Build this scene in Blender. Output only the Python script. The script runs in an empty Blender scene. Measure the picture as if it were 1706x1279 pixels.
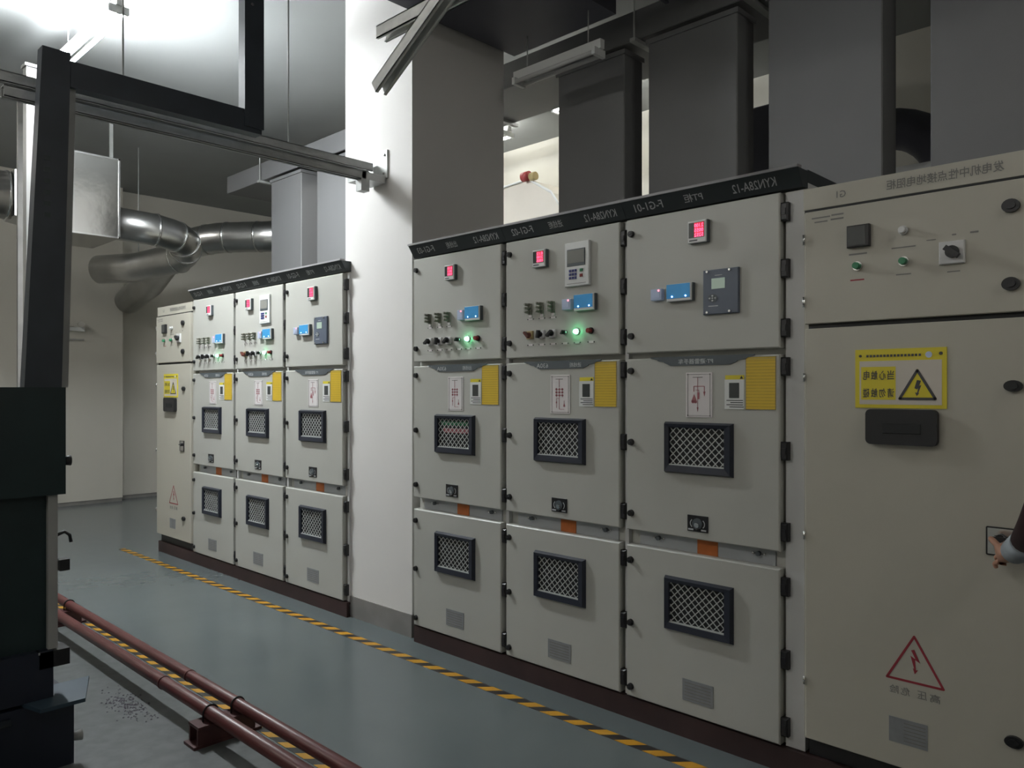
import bpy, bmesh, math, random
from mathutils import Vector, Matrix
random.seed(4)
C = bpy.context.scene.collection
SC = bpy.context.scene
# ------------------------------------------------------------------ camera, world, exposure
F_PX = 1300.0
cam = bpy.data.objects.new('camera', bpy.data.cameras.new('camera')); C.objects.link(cam)
cam.data.sensor_width = 36.0; cam.data.sensor_fit = 'HORIZONTAL'
cam.data.lens = 36.0 * F_PX / 1706.0
cam.data.shift_y = 10.5 / 1706.0
cam.data.clip_start = 0.05
TH = math.atan(1343 / F_PX)
FW = Vector((-math.cos(TH), math.sin(TH), 0))
cam.location = (0, 0, 1.52)
cam.rotation_euler = FW.to_track_quat('-Z', 'Y').to_euler()
SC.camera = cam
w = bpy.data.worlds.new('world'); SC.world = w; w.use_nodes = True
w.node_tree.nodes['Background'].inputs[0].default_value = (0.5, 0.55, 0.6, 1)
w.node_tree.nodes['Background'].inputs[1].default_value = 0.05
SC.view_settings.view_transform = 'Standard'; SC.view_settings.look = 'None'
SC.view_settings.gamma = 1.0; SC.view_settings.use_curve_mapping = False
SC.view_settings.exposure = 0.62
TUBE_MAIN = 440.0      # strength of the lit fluorescent tubes over the aisle
TUBE_BACK = 36.0       # tubes behind the switchgear
TUBE_SIDE = 90.0      # tubes further along the room, plus an added fill lamp behind the camera
TUBE_FILL = 45.0       # added fill tubes out of view, behind the camera and to the right

# ------------------------------------------------------------------ materials
def mat(name, col, rough=0.5, metal=0.0, var=0.0, scale=3.0, bump=0.0, emit=None, es=0.0, spec=0.5, rvar=0.0, coat=0.0):
    m = bpy.data.materials.new(name); m.use_nodes = True
    nt = m.node_tree; b = nt.nodes['Principled BSDF']
    b.inputs['Base Color'].default_value = (*col, 1); b.inputs['Roughness'].default_value = rough
    b.inputs['Metallic'].default_value = metal; b.inputs['Specular IOR Level'].default_value = spec
    if coat: b.inputs['Coat Weight'].default_value = coat; b.inputs['Coat Roughness'].default_value = 0.12
    if emit: b.inputs['Emission Color'].default_value = (*emit, 1); b.inputs['Emission Strength'].default_value = es
    if var or bump or rvar:
        tc = nt.nodes.new('ShaderNodeTexCoord'); n = nt.nodes.new('ShaderNodeTexNoise')
        n.inputs['Scale'].default_value = scale; n.inputs['Detail'].default_value = 5
        nt.links.new(tc.outputs['Object'], n.inputs['Vector'])
        if var:
            r = nt.nodes.new('ShaderNodeValToRGB')
            r.color_ramp.elements[0].position = 0.3; r.color_ramp.elements[1].position = 0.7
            r.color_ramp.elements[0].color = (*[c * (1 - var) for c in col], 1)
            r.color_ramp.elements[1].color = (*[min(1, c * (1 + var)) for c in col], 1)
            nt.links.new(n.outputs['Fac'], r.inputs['Fac']); nt.links.new(r.outputs['Color'], b.inputs['Base Color'])
        if rvar:
            mr = nt.nodes.new('ShaderNodeMapRange'); mr.inputs['From Min'].default_value = 0.3; mr.inputs['From Max'].default_value = 0.7
            mr.inputs['To Min'].default_value = rough - rvar; mr.inputs['To Max'].default_value = rough + rvar
            nt.links.new(n.outputs['Fac'], mr.inputs['Value']); nt.links.new(mr.outputs['Result'], b.inputs['Roughness'])
        if bump:
            bp = nt.nodes.new('ShaderNodeBump'); bp.inputs['Strength'].default_value = bump; bp.inputs['Distance'].default_value = 0.01
            nt.links.new(n.outputs['Fac'], bp.inputs['Height']); nt.links.new(bp.outputs['Normal'], b.inputs['Normal'])
    return m
M = {}
M['cab'] = mat('cabinet_paint', (0.50, 0.50, 0.465), 0.42, var=0.03, scale=1.5, bump=0.02)
M['door'] = mat('door_paint', (0.46, 0.46, 0.425), 0.40, var=0.03, scale=1.5)
M['frame'] = mat('frame_paint', (0.62, 0.62, 0.62), 0.38, var=0.03, scale=2)
M['beige'] = mat('beige_paint', (0.47, 0.45, 0.385), 0.45, var=0.03, scale=1.5)
M['zinc'] = mat('zinc_panel', (0.42, 0.44, 0.46), 0.4, var=0.05, scale=4)
M['header'] = mat('header_plate', (0.035, 0.043, 0.047), 0.45, var=0.1, scale=3)
M['lip'] = mat('header_lip', (0.30, 0.29, 0.30), 0.4, var=0.05)
M['slate'] = mat('slate_plate', (0.085, 0.10, 0.11), 0.5, var=0.05)
M['text'] = mat('pale_print', (0.50, 0.52, 0.53), 0.6, var=0.02)
M['textdim'] = mat('dim_print', (0.50, 0.51, 0.53), 0.6, var=0.02)
M['ink'] = mat('dark_print', (0.06, 0.06, 0.065), 0.6, var=0.02)
M['inkgrey'] = mat('grey_print', (0.2, 0.195, 0.185), 0.6, var=0.02)
M['redprint'] = mat('red_print', (0.30, 0.025, 0.04), 0.55, var=0.03)
M['pinkprint'] = mat('brown_red_print', (0.38, 0.13, 0.15), 0.6, var=0.03)
M['black'] = mat('black_plastic', (0.015, 0.015, 0.017), 0.4, var=0.1)
M['vent'] = mat('vent_frame_plastic', (0.020, 0.024, 0.038), 0.38, var=0.08)
M['void'] = mat('vent_dark', (0.012, 0.013, 0.014), 0.6, var=0.1)
M['wire'] = mat('wire_mesh_metal', (0.55, 0.57, 0.56), 0.45, metal=0.2, var=0.05)
M['white'] = mat('white_plastic', (0.72, 0.73, 0.72), 0.4, var=0.02)
M['paper'] = mat('label_white', (0.72, 0.68, 0.68), 0.5, var=0.03)
M['screen'] = mat('screen_grey', (0.24, 0.24, 0.22), 0.25, var=0.05)
M['screendark'] = mat('screen_dark', (0.06, 0.065, 0.065), 0.2, var=0.05)
M['lcd'] = mat('lcd_green', (0.38, 0.48, 0.40), 0.3, var=0.04, emit=(0.4, 0.5, 0.42), es=0.12)
M['red_led'] = mat('red_led_digits', (0.8, 0.02, 0.06), 0.5, var=0.02, emit=(1.0, 0.10, 0.22), es=2.2)
M['redglow'] = mat('red_led_screen', (0.35, 0.02, 0.04), 0.4, var=0.02, emit=(1.0, 0.015, 0.06), es=0.40)
M['blue'] = mat('blue_display', (0.05, 0.30, 0.58), 0.35, var=0.06, scale=20, emit=(0.02, 0.2, 0.5), es=0.10)
M['bluepale'] = mat('pale_blue_display', (0.42, 0.48, 0.62), 0.35, var=0.05, emit=(0.3, 0.4, 0.6), es=0.05)
M['led_b'] = mat('blue_led', (0.5, 0.7, 1), 0.4, var=0.02, emit=(0.25, 0.45, 1), es=9)
M['led_r'] = mat('red_led', (1, 0.3, 0.3), 0.4, var=0.02, emit=(1, 0.12, 0.15), es=3)
M['greenlamp'] = mat('green_lamp', (0.5, 1, 0.7), 0.4, var=0.02, emit=(0.12, 1.0, 0.38), es=16)
M['btnred'] = mat('red_button', (0.25, 0.03, 0.03), 0.35, var=0.04)
M['btngreen'] = mat('green_button', (0.03, 0.22, 0.10), 0.35, var=0.04)
M['chrome'] = mat('chrome', (0.75, 0.75, 0.75), 0.22, metal=1.0, var=0.04)
M['steel'] = mat('galvanised_steel', (0.42, 0.43, 0.42), 0.42, metal=0.1, var=0.12, scale=14, bump=0.05)
M['brasspl'] = mat('bronze_plate', (0.42, 0.33, 0.16), 0.4, var=0.05)
M['brown'] = mat('brown_handle', (0.12, 0.03, 0.02), 0.4, var=0.05)
M['termin'] = mat('terminal_grey', (0.24, 0.24, 0.20), 0.4, var=0.08)
M['nameplate'] = mat('grey_nameplate', (0.27, 0.28, 0.29), 0.4, metal=0.2, var=0.08, scale=30)
M['orange'] = mat('orange_label', (0.50, 0.14, 0.03), 0.5, var=0.08, scale=30)
M['slategrey'] = mat('relay_slate', (0.10, 0.12, 0.16), 0.4, var=0.06)
M['navykey'] = mat('navy_key', (0.04, 0.05, 0.22), 0.4, var=0.03)
M['signy'] = mat('sign_yellow', (0.72, 0.60, 0.035), 0.45, var=0.03)
M['signw'] = mat('sign_white', (0.62, 0.57, 0.50), 0.45, var=0.04)
M['channel'] = mat('red_brown_paint', (0.040, 0.020, 0.019), 0.5, var=0.35, scale=3, bump=0.05)
M['pipe'] = mat('pipe_red_paint', (0.115, 0.034, 0.032), 0.38, var=0.15, scale=8, bump=0.04)
M['pipesup'] = mat('support_red_paint', (0.07, 0.025, 0.025), 0.5, var=0.2, scale=8)
M['duct'] = mat('grey_duct_paint', (0.165, 0.165, 0.170), 0.55, var=0.06, scale=1.2)
M['ductdark'] = mat('dark_duct_paint', (0.10, 0.10, 0.125), 0.6, var=0.1, scale=1.2)
M['column'] = mat('column_plaster', (0.72, 0.70, 0.68), 0.75, var=0.02, scale=2, bump=0.06)
M['skirt'] = mat('skirting_grey', (0.22, 0.21, 0.20), 0.6, var=0.15, scale=5)
M['wall'] = mat('wall_plaster', (0.56, 0.54, 0.485), 0.8, var=0.03, scale=1, bump=0.05)
M['ceil'] = mat('ceiling_paint', (0.29, 0.30, 0.298), 0.85, var=0.06, scale=0.8, bump=0.05)
M['dkgreen'] = mat('generator_green_black', (0.012, 0.028, 0.030), 0.4, var=0.2, scale=3)
M['navy'] = mat('generator_navy', (0.010, 0.014, 0.028), 0.4, var=0.2, scale=3)
M['steelblack'] = mat('frame_black_paint', (0.035, 0.043, 0.055), 0.5, var=0.15, scale=6)
M['blueplate'] = mat('blue_grey_plate', (0.03, 0.055, 0.08), 0.45, var=0.1, scale=6)
M['greytrim'] = mat('grey_trim_paint', (0.36, 0.36, 0.35), 0.5, var=0.08, scale=6)
M['strut'] = mat('lightened_strut_steel', (0.78, 0.79, 0.78), 0.42, metal=0.1, var=0.1, scale=14)  # galvanised steel, colour raised in place of light on the hanging struts
M['paintpost'] = mat('post_paint', (0.40, 0.40, 0.39), 0.5, var=0.06, scale=4)
M['foil'] = mat('aluminium_cladding', (0.56, 0.55, 0.53), 0.16, metal=1.0, var=0.06, scale=1.6, bump=0.55)
M['foilmid'] = mat('aluminium_duct', (0.50, 0.50, 0.49), 0.30, metal=1.0, var=0.08, scale=5, bump=0.12)
M['tube_main'] = mat('lit_tube', (1, 1, 1), 0.5, var=0.01, emit=(0.93, 0.98, 1.0), es=TUBE_MAIN)
M['tube_back'] = mat('lit_tube_behind', (1, 1, 1), 0.5, var=0.01, emit=(1.0, 1.0, 0.93), es=TUBE_BACK)
M['tube_side'] = mat('lit_tube_far', (1, 1, 1), 0.5, var=0.01, emit=(1.0, 0.98, 0.93), es=TUBE_SIDE)
M['tube_fill'] = mat('added_fill_tube', (1, 1, 1), 0.5, var=0.01, emit=(1.0, 0.97, 0.92), es=TUBE_FILL)
M['tube_off'] = mat('unlit_tube', (0.55, 0.55, 0.55), 0.4, var=0.03)
M['tube_dim'] = mat('dim_tube', (0.7, 0.7, 0.68), 0.4, var=0.03, emit=(1, 1, 0.95), es=0.5)
M['skin'] = mat('skin', (0.42, 0.22, 0.15), 0.55, var=0.06, scale=12)
M['jacket'] = mat('maroon_black_jacket', (0.035, 0.014, 0.016), 0.8, var=0.15, scale=9, bump=0.1)
M['trouser'] = mat('dark_trousers', (0.012, 0.012, 0.018), 0.8, var=0.15, scale=9, bump=0.1)
M['cuff'] = mat('pale_blue_cuff', (0.42, 0.47, 0.52), 0.7, var=0.08, scale=20)
M['hair'] = mat('black_hair', (0.012, 0.010, 0.009), 0.6, var=0.2, scale=30)
M['eye'] = mat('eye_white', (0.7, 0.7, 0.68), 0.3, var=0.02)
M['lip_skin'] = mat('lips', (0.33, 0.12, 0.10), 0.5, var=0.05)
M['chip'] = mat('floor_debris', (0.10, 0.09, 0.11), 0.8, var=0.3, scale=30)
M['redpart'] = mat('red_valve_paint', (0.35, 0.05, 0.05), 0.5, var=0.05)

# printed / composite materials -------------------------------------------------
def yellow_notice():
    m = bpy.data.materials.new('yellow_notice'); m.use_nodes = True; nt = m.node_tree; b = nt.nodes['Principled BSDF']
    b.inputs['Roughness'].default_value = 0.45
    tc = nt.nodes.new('ShaderNodeTexCoord'); sep = nt.nodes.new('ShaderNodeSeparateXYZ')
    nt.links.new(tc.outputs['Object'], sep.inputs[0])
    mu = nt.nodes.new('ShaderNodeMath'); mu.operation = 'MULTIPLY'; mu.inputs[1].default_value = 2 * math.pi / 0.0125
    nt.links.new(sep.outputs['Z'], mu.inputs[0])
    sn = nt.nodes.new('ShaderNodeMath'); sn.operation = 'SINE'; nt.links.new(mu.outputs[0], sn.inputs[0])
    n = nt.nodes.new('ShaderNodeTexNoise'); n.inputs['Scale'].default_value = 28
    nt.links.new(tc.outputs['Object'], n.inputs['Vector'])
    ad = nt.nodes.new('ShaderNodeMath'); ad.operation = 'MULTIPLY'
    nt.links.new(sn.outputs[0], ad.inputs[0]); nt.links.new(n.outputs['Fac'], ad.inputs[1])
    r = nt.nodes.new('ShaderNodeValToRGB')
    r.color_ramp.elements[0].position = 0.0; r.color_ramp.elements[0].color = (0.66, 0.45, 0.035, 1)
    r.color_ramp.elements[1].position = 0.5; r.color_ramp.elements[1].color = (0.52, 0.35, 0.03, 1)
    nt.links.new(ad.outputs[0], r.inputs['Fac']); nt.links.new(r.outputs['Color'], b.inputs['Base Color'])
    return m
M['notice'] = yellow_notice()
def tape_mat():
    m = bpy.data.materials.new('hazard_tape'); m.use_nodes = True; nt = m.node_tree; b = nt.nodes['Principled BSDF']
    b.inputs['Roughness'].default_value = 0.35
    tc = nt.nodes.new('ShaderNodeTexCoord'); sep = nt.nodes.new('ShaderNodeSeparateXYZ')
    nt.links.new(tc.outputs['Object'], sep.inputs[0])
    a = nt.nodes.new('ShaderNodeMath'); a.operation = 'MULTIPLY_ADD'; a.inputs[1].default_value = -1.0
    nt.links.new(sep.outputs['Y'], a.inputs[0]); nt.links.new(sep.outputs['X'], a.inputs[2])
    d = nt.nodes.new('ShaderNodeMath'); d.operation = 'DIVIDE'; d.inputs[1].default_value = 0.145
    nt.links.new(a.outputs[0], d.inputs[0])
    fr = nt.nodes.new('ShaderNodeMath'); fr.operation = 'FRACT'; nt.links.new(d.outputs[0], fr.inputs[0])
    r = nt.nodes.new('ShaderNodeValToRGB'); r.color_ramp.interpolation = 'CONSTANT'
    r.color_ramp.elements[0].color = (0.60, 0.30, 0.02, 1)
    r.color_ramp.elements[1].position = 0.5; r.color_ramp.elements[1].color = (0.025, 0.022, 0.022, 1)
    nt.links.new(fr.outputs[0], r.inputs['Fac'])
    n = nt.nodes.new('ShaderNodeTexNoise'); n.inputs['Scale'].default_value = 6; n.inputs['Detail'].default_value = 6
    nt.links.new(tc.outputs['Object'], n.inputs['Vector'])
    mx = nt.nodes.new('ShaderNodeMix'); mx.data_type = 'RGBA'; mx.blend_type = 'MULTIPLY'; mx.inputs['Factor'].default_value = 0.15
    nt.links.new(r.outputs['Color'], mx.inputs['A']); nt.links.new(n.outputs['Color'], mx.inputs['B'])
    nt.links.new(mx.outputs['Result'], b.inputs['Base Color'])
    return m
M['tape'] = tape_mat()
def floor_mat():
    m = bpy.data.materials.new('epoxy_floor'); m.use_nodes = True; nt = m.node_tree; b = nt.nodes['Principled BSDF']
    tc = nt.nodes.new('ShaderNodeTexCoord'); n = nt.nodes.new('ShaderNodeTexNoise')
    n.inputs['Scale'].default_value = 0.9; n.inputs['Detail'].default_value = 6
    nt.links.new(tc.outputs['Object'], n.inputs['Vector'])
    r = nt.nodes.new('ShaderNodeValToRGB')
    r.color_ramp.elements[0].position = 0.3; r.color_ramp.elements[0].color = (0.108, 0.128, 0.132, 1)
    r.color_ramp.elements[1].position = 0.7; r.color_ramp.elements[1].color = (0.128, 0.150, 0.154, 1)
    nt.links.new(n.outputs['Fac'], r.inputs['Fac'])
    # dusty grey coating beyond the pipes (machine side)
    sep = nt.nodes.new('ShaderNodeSeparateXYZ'); nt.links.new(tc.outputs['Object'], sep.inputs[0])
    mr = nt.nodes.new('ShaderNodeMapRange'); mr.inputs['From Min'].default_value = 1.70; mr.inputs['From Max'].default_value = 1.60
    nt.links.new(sep.outputs['Y'], mr.inputs['Value'])
    n2 = nt.nodes.new('ShaderNodeTexNoise'); n2.inputs['Scale'].default_value = 14; n2.inputs['Detail'].default_value = 8
    nt.links.new(tc.outputs['Object'], n2.inputs['Vector'])
    r2 = nt.nodes.new('ShaderNodeValToRGB')
    r2.color_ramp.elements[0].position = 0.35; r2.color_ramp.elements[0].color = (0.080, 0.087, 0.086, 1)
    r2.color_ramp.elements[1].position = 0.7; r2.color_ramp.elements[1].color = (0.118, 0.127, 0.126, 1)
    nt.links.new(n2.outputs['Fac'], r2.inputs['Fac'])
    mx = nt.nodes.new('ShaderNodeMix'); mx.data_type = 'RGBA'
    nt.links.new(mr.outputs['Result'], mx.inputs['Factor']); nt.links.new(r.outputs['Color'], mx.inputs['A']); nt.links.new(r2.outputs['Color'], mx.inputs['B'])
    nt.links.new(mx.outputs['Result'], b.inputs['Base Color'])
    mr2 = nt.nodes.new('ShaderNodeMapRange'); mr2.inputs['To Min'].default_value = 0.22; mr2.inputs['To Max'].default_value = 0.5
    nt.links.new(mr.outputs['Result'], mr2.inputs['Value']); nt.links.new(mr2.outputs['Result'], b.inputs['Roughness'])
    b.inputs['Specular IOR Level'].default_value = 0.5
    bp = nt.nodes.new('ShaderNodeBump'); bp.inputs['Strength'].default_value = 0.12; bp.inputs['Distance'].default_value = 0.02
    n3 = nt.nodes.new('ShaderNodeTexNoise'); n3.inputs['Scale'].default_value = 3.0
    nt.links.new(tc.outputs['Object'], n3.inputs['Vector'])
    nt.links.new(n3.outputs['Fac'], bp.inputs['Height']); nt.links.new(bp.outputs['Normal'], b.inputs['Normal'])
    return m
M['floor'] = floor_mat()

# ------------------------------------------------------------------ mesh helpers
class MB:
    def __init__(s): s.v = []; s.f = []; s.sm = []
    def add(s, vs, fs, smooth=False):
        o = len(s.v); s.v += [tuple(v) for v in vs]; s.f += [tuple(o + i for i in f) for f in fs]; s.sm += [smooth] * len(fs); return s
    def box(s, x0, x1, y0, y1, z0, z1):
        vs = [(x, y, z) for z in (z0, z1) for y in (y0, y1) for x in (x0, x1)]
        return s.add(vs, [(0, 2, 3, 1), (4, 5, 7, 6), (0, 1, 5, 4), (2, 6, 7, 3), (0, 4, 6, 2), (1, 3, 7, 5)])
    def chbox(s, x0, x1, y0, y1, z0, z1, c):      # box with its front (-y) edges chamfered
        r = lambda y, k: [(x0 + k, y, z0 + k), (x1 - k, y, z0 + k), (x1 - k, y, z1 - k), (x0 + k, y, z1 - k)]
        vs = r(y0, c) + r(y0 + c, 0) + r(y1, 0)
        fs = [(0, 1, 2, 3)]
        for a, b in ((0, 4), (4, 8)):
            for i in range(4): fs.append((a + i, b + i, b + (i + 1) % 4, a + (i + 1) % 4))
        fs.append((11, 10, 9, 8)); return s.add(vs, fs)
    def tube(s, p, q, r, n=14, r2=None, caps=True, smooth=True):
        p, q = Vector(p), Vector(q); r2 = r if r2 is None else r2
        d = (q - p).normalized(); a = d.orthogonal().normalized(); b = d.cross(a)
        vs = [p + (a * math.cos(2 * math.pi * i / n) + b * math.sin(2 * math.pi * i / n)) * r for i in range(n)]
        vs += [q + (a * math.cos(2 * math.pi * i / n) + b * math.sin(2 * math.pi * i / n)) * r2 for i in range(n)]
        s.add(vs, [(i, (i + 1) % n, n + (i + 1) % n, n + i) for i in range(n)], smooth)
        if caps:
            o = len(s.v) - 2 * n
            s.f += [tuple(o + i for i in reversed(range(n))), tuple(o + n + i for i in range(n))]; s.sm += [False, False]
        return s
    def path(s, pts, r, n=20):
        pts = [Vector(p) for p in pts]; rings = []; a = None
        for i, p in enumerate(pts):
            d = (pts[min(i + 1, len(pts) - 1)] - pts[max(i - 1, 0)]).normalized()
            a = d.orthogonal().normalized() if a is None else (a - d * a.dot(d)).normalized()
            b = d.cross(a); rr = r[i] if isinstance(r, (list, tuple)) else r
            rings.append([p + (a * math.cos(2 * math.pi * k / n) + b * math.sin(2 * math.pi * k / n)) * rr for k in range(n)])
        vs = [v for g in rings for v in g]; fs = []
        for i in range(len(pts) - 1):
            for k in range(n): fs.append((i * n + k, i * n + (k + 1) % n, (i + 1) * n + (k + 1) % n, (i + 1) * n + k))
        s.add(vs, fs, True); o = len(s.v) - len(vs)
        s.f += [tuple(o + k for k in reversed(range(n))), tuple(o + (len(pts) - 1) * n + k for k in range(n))]; s.sm += [False, False]
        return s
    def prism(s, poly, y0, y1):                    # polygon in x,z (counter-clockwise seen from -y), extruded along y
        n = len(poly); vs = [(x, y0, z) for x, z in poly] + [(x, y1, z) for x, z in poly]
        return s.add(vs, [tuple(range(n)), tuple(reversed(range(n, 2 * n)))] + [(i, n + i, n + (i + 1) % n, (i + 1) % n) for i in range(n)])
    def bar(s, p, q, wd, y0, y1):                  # flat bar in the x,z plane from p to q
        (x0, z0), (x1, z1) = p, q; dx, dz = x1 - x0, z1 - z0; L = math.hypot(dx, dz); nx, nz = -dz / L * wd / 2, dx / L * wd / 2
        return s.prism([(x0 - nx, z0 - nz), (x1 - nx, z1 - nz), (x1 + nx, z1 + nz), (x0 + nx, z0 + nz)], y0, y1)
    def ell(s, cx, cz, rx, rz, y0, y1, n=18):
        return s.prism([(cx + rx * math.cos(2 * math.pi * i / n), cz + rz * math.sin(2 * math.pi * i / n)) for i in range(n)], y0, y1)
    def ball(s, c, r, n=12, m=8, sc=(1, 1, 1)):
        vs = []; fs = []
        for j in range(m + 1):
            t = math.pi * j / m
            for i in range(n):
                p = 2 * math.pi * i / n
                vs.append((c[0] + r * sc[0] * math.sin(t) * math.cos(p), c[1] + r * sc[1] * math.sin(t) * math.sin(p), c[2] + r * sc[2] * math.cos(t)))
        for j in range(m):
            for i in range(n): fs.append((j * n + i, (j + 1) * n + i, (j + 1) * n + (i + 1) % n, j * n + (i + 1) % n))
        return s.add(vs, fs, True)
    def obj(s, name, m, parent=None, label=None, kind=None, loc=None):
        me = bpy.data.meshes.new(name); me.from_pydata(s.v, [], s.f); me.validate()
        if len(me.polygons) == len(s.sm): me.polygons.foreach_set('use_smooth', s.sm)
        me.materials.append(m); me.update()
        bm = bmesh.new(); bm.from_mesh(me); bmesh.ops.recalc_face_normals(bm, faces=bm.faces); bm.to_mesh(me); bm.free()
        o = bpy.data.objects.new(name, me); C.objects.link(o)
        if parent: o.parent = parent
        if label: o['label'] = label
        if kind: o['kind'] = kind
        if loc: o.location = loc
        return o
def box(*a): return MB().box(*a)
def tag(o, label, cat, group=None):
    o['label'] = label; o['category'] = cat
    if group: o['group'] = group
    return o
def thing(name, label, cat, loc=(0, 0, 0), group=None, rz=0):
    o = bpy.data.objects.new(name, None); o.empty_display_size = 0.1; C.objects.link(o); o.location = loc; o.rotation_euler = (0, 0, rz)
    return tag(o, label, cat, group)

def arc(p0, p1, p2, n=8):
    p0, p1, p2 = Vector(p0), Vector(p1), Vector(p2)
    return [(1 - u) ** 2 * p0 + 2 * u * (1 - u) * p1 + u * u * p2 for u in [i / n for i in range(n + 1)]]
_tc = {}
def text_mesh(s, bold=0.008):
    key = (s, bold)
    if key not in _tc:
        c = bpy.data.curves.new('t', 'FONT'); c.body = s; c.resolution_u = 2; c.offset = bold
        o = bpy.data.objects.new('t', c); C.objects.link(o)
        bpy.context.view_layer.update()
        me = o.to_mesh(); vs = [v.co.copy() for v in me.vertices]; fs = [tuple(p.vertices) for p in me.polygons]
        o.to_mesh_clear(); bpy.data.objects.remove(o); bpy.data.curves.remove(c)
        if vs:
            x0 = min(v.x for v in vs); x1 = max(v.x for v in vs); y0 = min(v.y for v in vs); y1 = max(v.y for v in vs)
            _tc[key] = ([((v.x - x0) / (x1 - x0), (v.y - y0) / (y1 - y0)) for v in vs], fs)
        else: _tc[key] = ([], [])
    return _tc[key]
def put_text(mb, s, x0, x1, z0, z1, y, y_top=None, bold=0.010):
    """the photograph shows all writing mirror-reversed: the first character stands at x1, the last at x0"""
    vs, fs = text_mesh(s, bold); yt = y if y_top is None else y_top
    mb.add([(x1 - (x1 - x0) * u, y + (yt - y) * v, z0 + (z1 - z0) * v) for u, v in vs], fs)
    return mb

# ------------------------------------------------------------------ room shell
XE = -11.3; XR = 3.2; YB = 6.5; YN = -3.6; ZC = 4.3
def struct(name, mb, m, parent=None):
    o = mb.obj(name, m, parent)
    if not parent: o['kind'] = 'structure'
    return o
struct('floor', box(XE - 0.5, XR + 0.2, YN - 0.2, YB + 0.2, -0.15, 0), M['floor'])
struct('ceiling', box(XE - 0.5, XR + 0.2, YN - 0.2, YB + 0.2, ZC, ZC + 0.15), M['ceil'])
struct('wall_end', box(XE - 0.2, XE, YN, 3.985, 0.05, ZC), M['wall'])
struct('wall_end_recess', box(XE - 0.4, XE - 0.2, 3.985, YB, 0.05, ZC), M['wall'])
struct('wall_back', box(XE, XR, YB, YB + 0.15, 0, ZC), M['wall'])
struct('wall_right', box(XR, XR + 0.15, YN, YB, 0, ZC), M['wall'])
struct('wall_front', box(XE, XR, YN - 0.15, YN, 0, ZC), M['wall'])
struct('baseboard_end', box(XE - 0.19, XE - 0.012, YN, 3.98, 0, 0.05), M['skirt'])
struct('baseboard_recess', box(XE - 0.39, XE - 0.212, 3.985, YB, 0, 0.05), M['skirt'])
# structural column between the two rows of switchgear
struct('column', box(-4.496, -3.778, 3.02, 3.82, 0.14, ZC), M['column'])
struct('baseboard_column', box(-4.50, -3.774, 3.012, 3.824, 0, 0.14), M['skirt'])

# ------------------------------------------------------------------ fluorescent lamps
def lamp(cx, cy, z, L, along, tube_m, label, group=None, hang=0.0, wide=0.16):
    t = thing('tube_lamp', label, 'lamp', (cx, cy, z), group, 0 if along == 'x' else math.pi / 2)
    b = MB(); b.add([(-L/2, -wide*.2, 0.0), (L/2, -wide*.2, 0.0), (L/2, wide*.2, 0.0), (-L/2, wide*.2, 0.0), (-L/2, -0.02, 0.055), (L/2, -0.02, 0.055), (L/2, 0.02, 0.055), (-L/2, 0.02, 0.055)],
                    [(0, 1, 2, 3), (7, 6, 5, 4), (0, 4, 5, 1), (1, 5, 6, 2), (2, 6, 7, 3), (3, 7, 4, 0)]).obj('lamp_housing', M['white'], t)
    for sgn in (-1, 1):
        MB().tube((-L/2 + 0.03, sgn * wide * 0.42, -0.022), (L/2 - 0.03, sgn * wide * 0.42, -0.022), 0.013, 10).obj('tube', tube_m, t)
        for e in (-1, 1): MB().box(e * (L/2 - 0.03) - 0.012, e * (L/2 - 0.03) + 0.012, min(0, sgn * (wide * 0.42 + 0.014)), max(0, sgn * (wide * 0.42 + 0.014)), -0.04, 0.004).obj('tube_holder', M['white'], t)
    if hang > 0:
        for e in (-1, 1): MB().tube((e * L * 0.35, 0, 0.055), (e * L * 0.35, 0, 0.055 + hang), 0.004, 6).obj('suspension_rod', M['steel'], t)
    return t
lamp(-5.80, 1.82, 3.95, 1.2, 'x', M['tube_main'], 'glaring lit twin-tube ceiling lamp above the black hoist frame', hang=0.295, wide=0.11)
lamp(-6.07, 5.62, 4.12, 1.2, 'x', M['tube_back'], 'lit tube lamp behind the column, only its bright end showing', hang=0.12)
lamp(-4.31, 5.50, 4.12, 0.9, 'x', M['tube_back'], 'lit tube lamp peeping out beside the left dark riser', hang=0.12)
lamp(-9.2, 0.2, 4.15, 1.2, 'x', M['tube_side'], 'lit tube lamp further left, outside the photo', 'lit tube lamps outside the photo', hang=0.095)
lamp(1.9, 1.6, 4.15, 1.2, 'y', M['tube_fill'], 'added fill lamp to the right of the beige cabinet, outside the photo', 'lit tube lamps outside the photo', hang=0.095)  # added unseen lamp, brightens the right side face of the column
lamp(-4.6, -2.0, 4.15, 1.2, 'x', M['tube_side'], 'added fill lamp behind the camera, outside the photo', 'lit tube lamps outside the photo', hang=0.095)  # added unseen lamp, fill light for faces turned to the camera
lamp(-1.6, -1.9, 4.15, 1.2, 'x', M['tube_fill'], 'added fill lamp straight behind the camera, outside the photo', 'lit tube lamps outside the photo', hang=0.095)  # added unseen lamp, weak even fill beside the main lamp
lamp(-1.52, 4.98, 2.80, 0.5, 'x', M['tube_dim'], 'dim white tube lamp seen low through the gap behind the beige cabinet', hang=1.44, wide=0.12)
lamp(-3.21, 3.72, 3.56, 0.72, 'x', M['tube_off'], 'unlit tube lamp hanging under the dark overhead duct', hang=0.208, wide=0.09)

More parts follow.
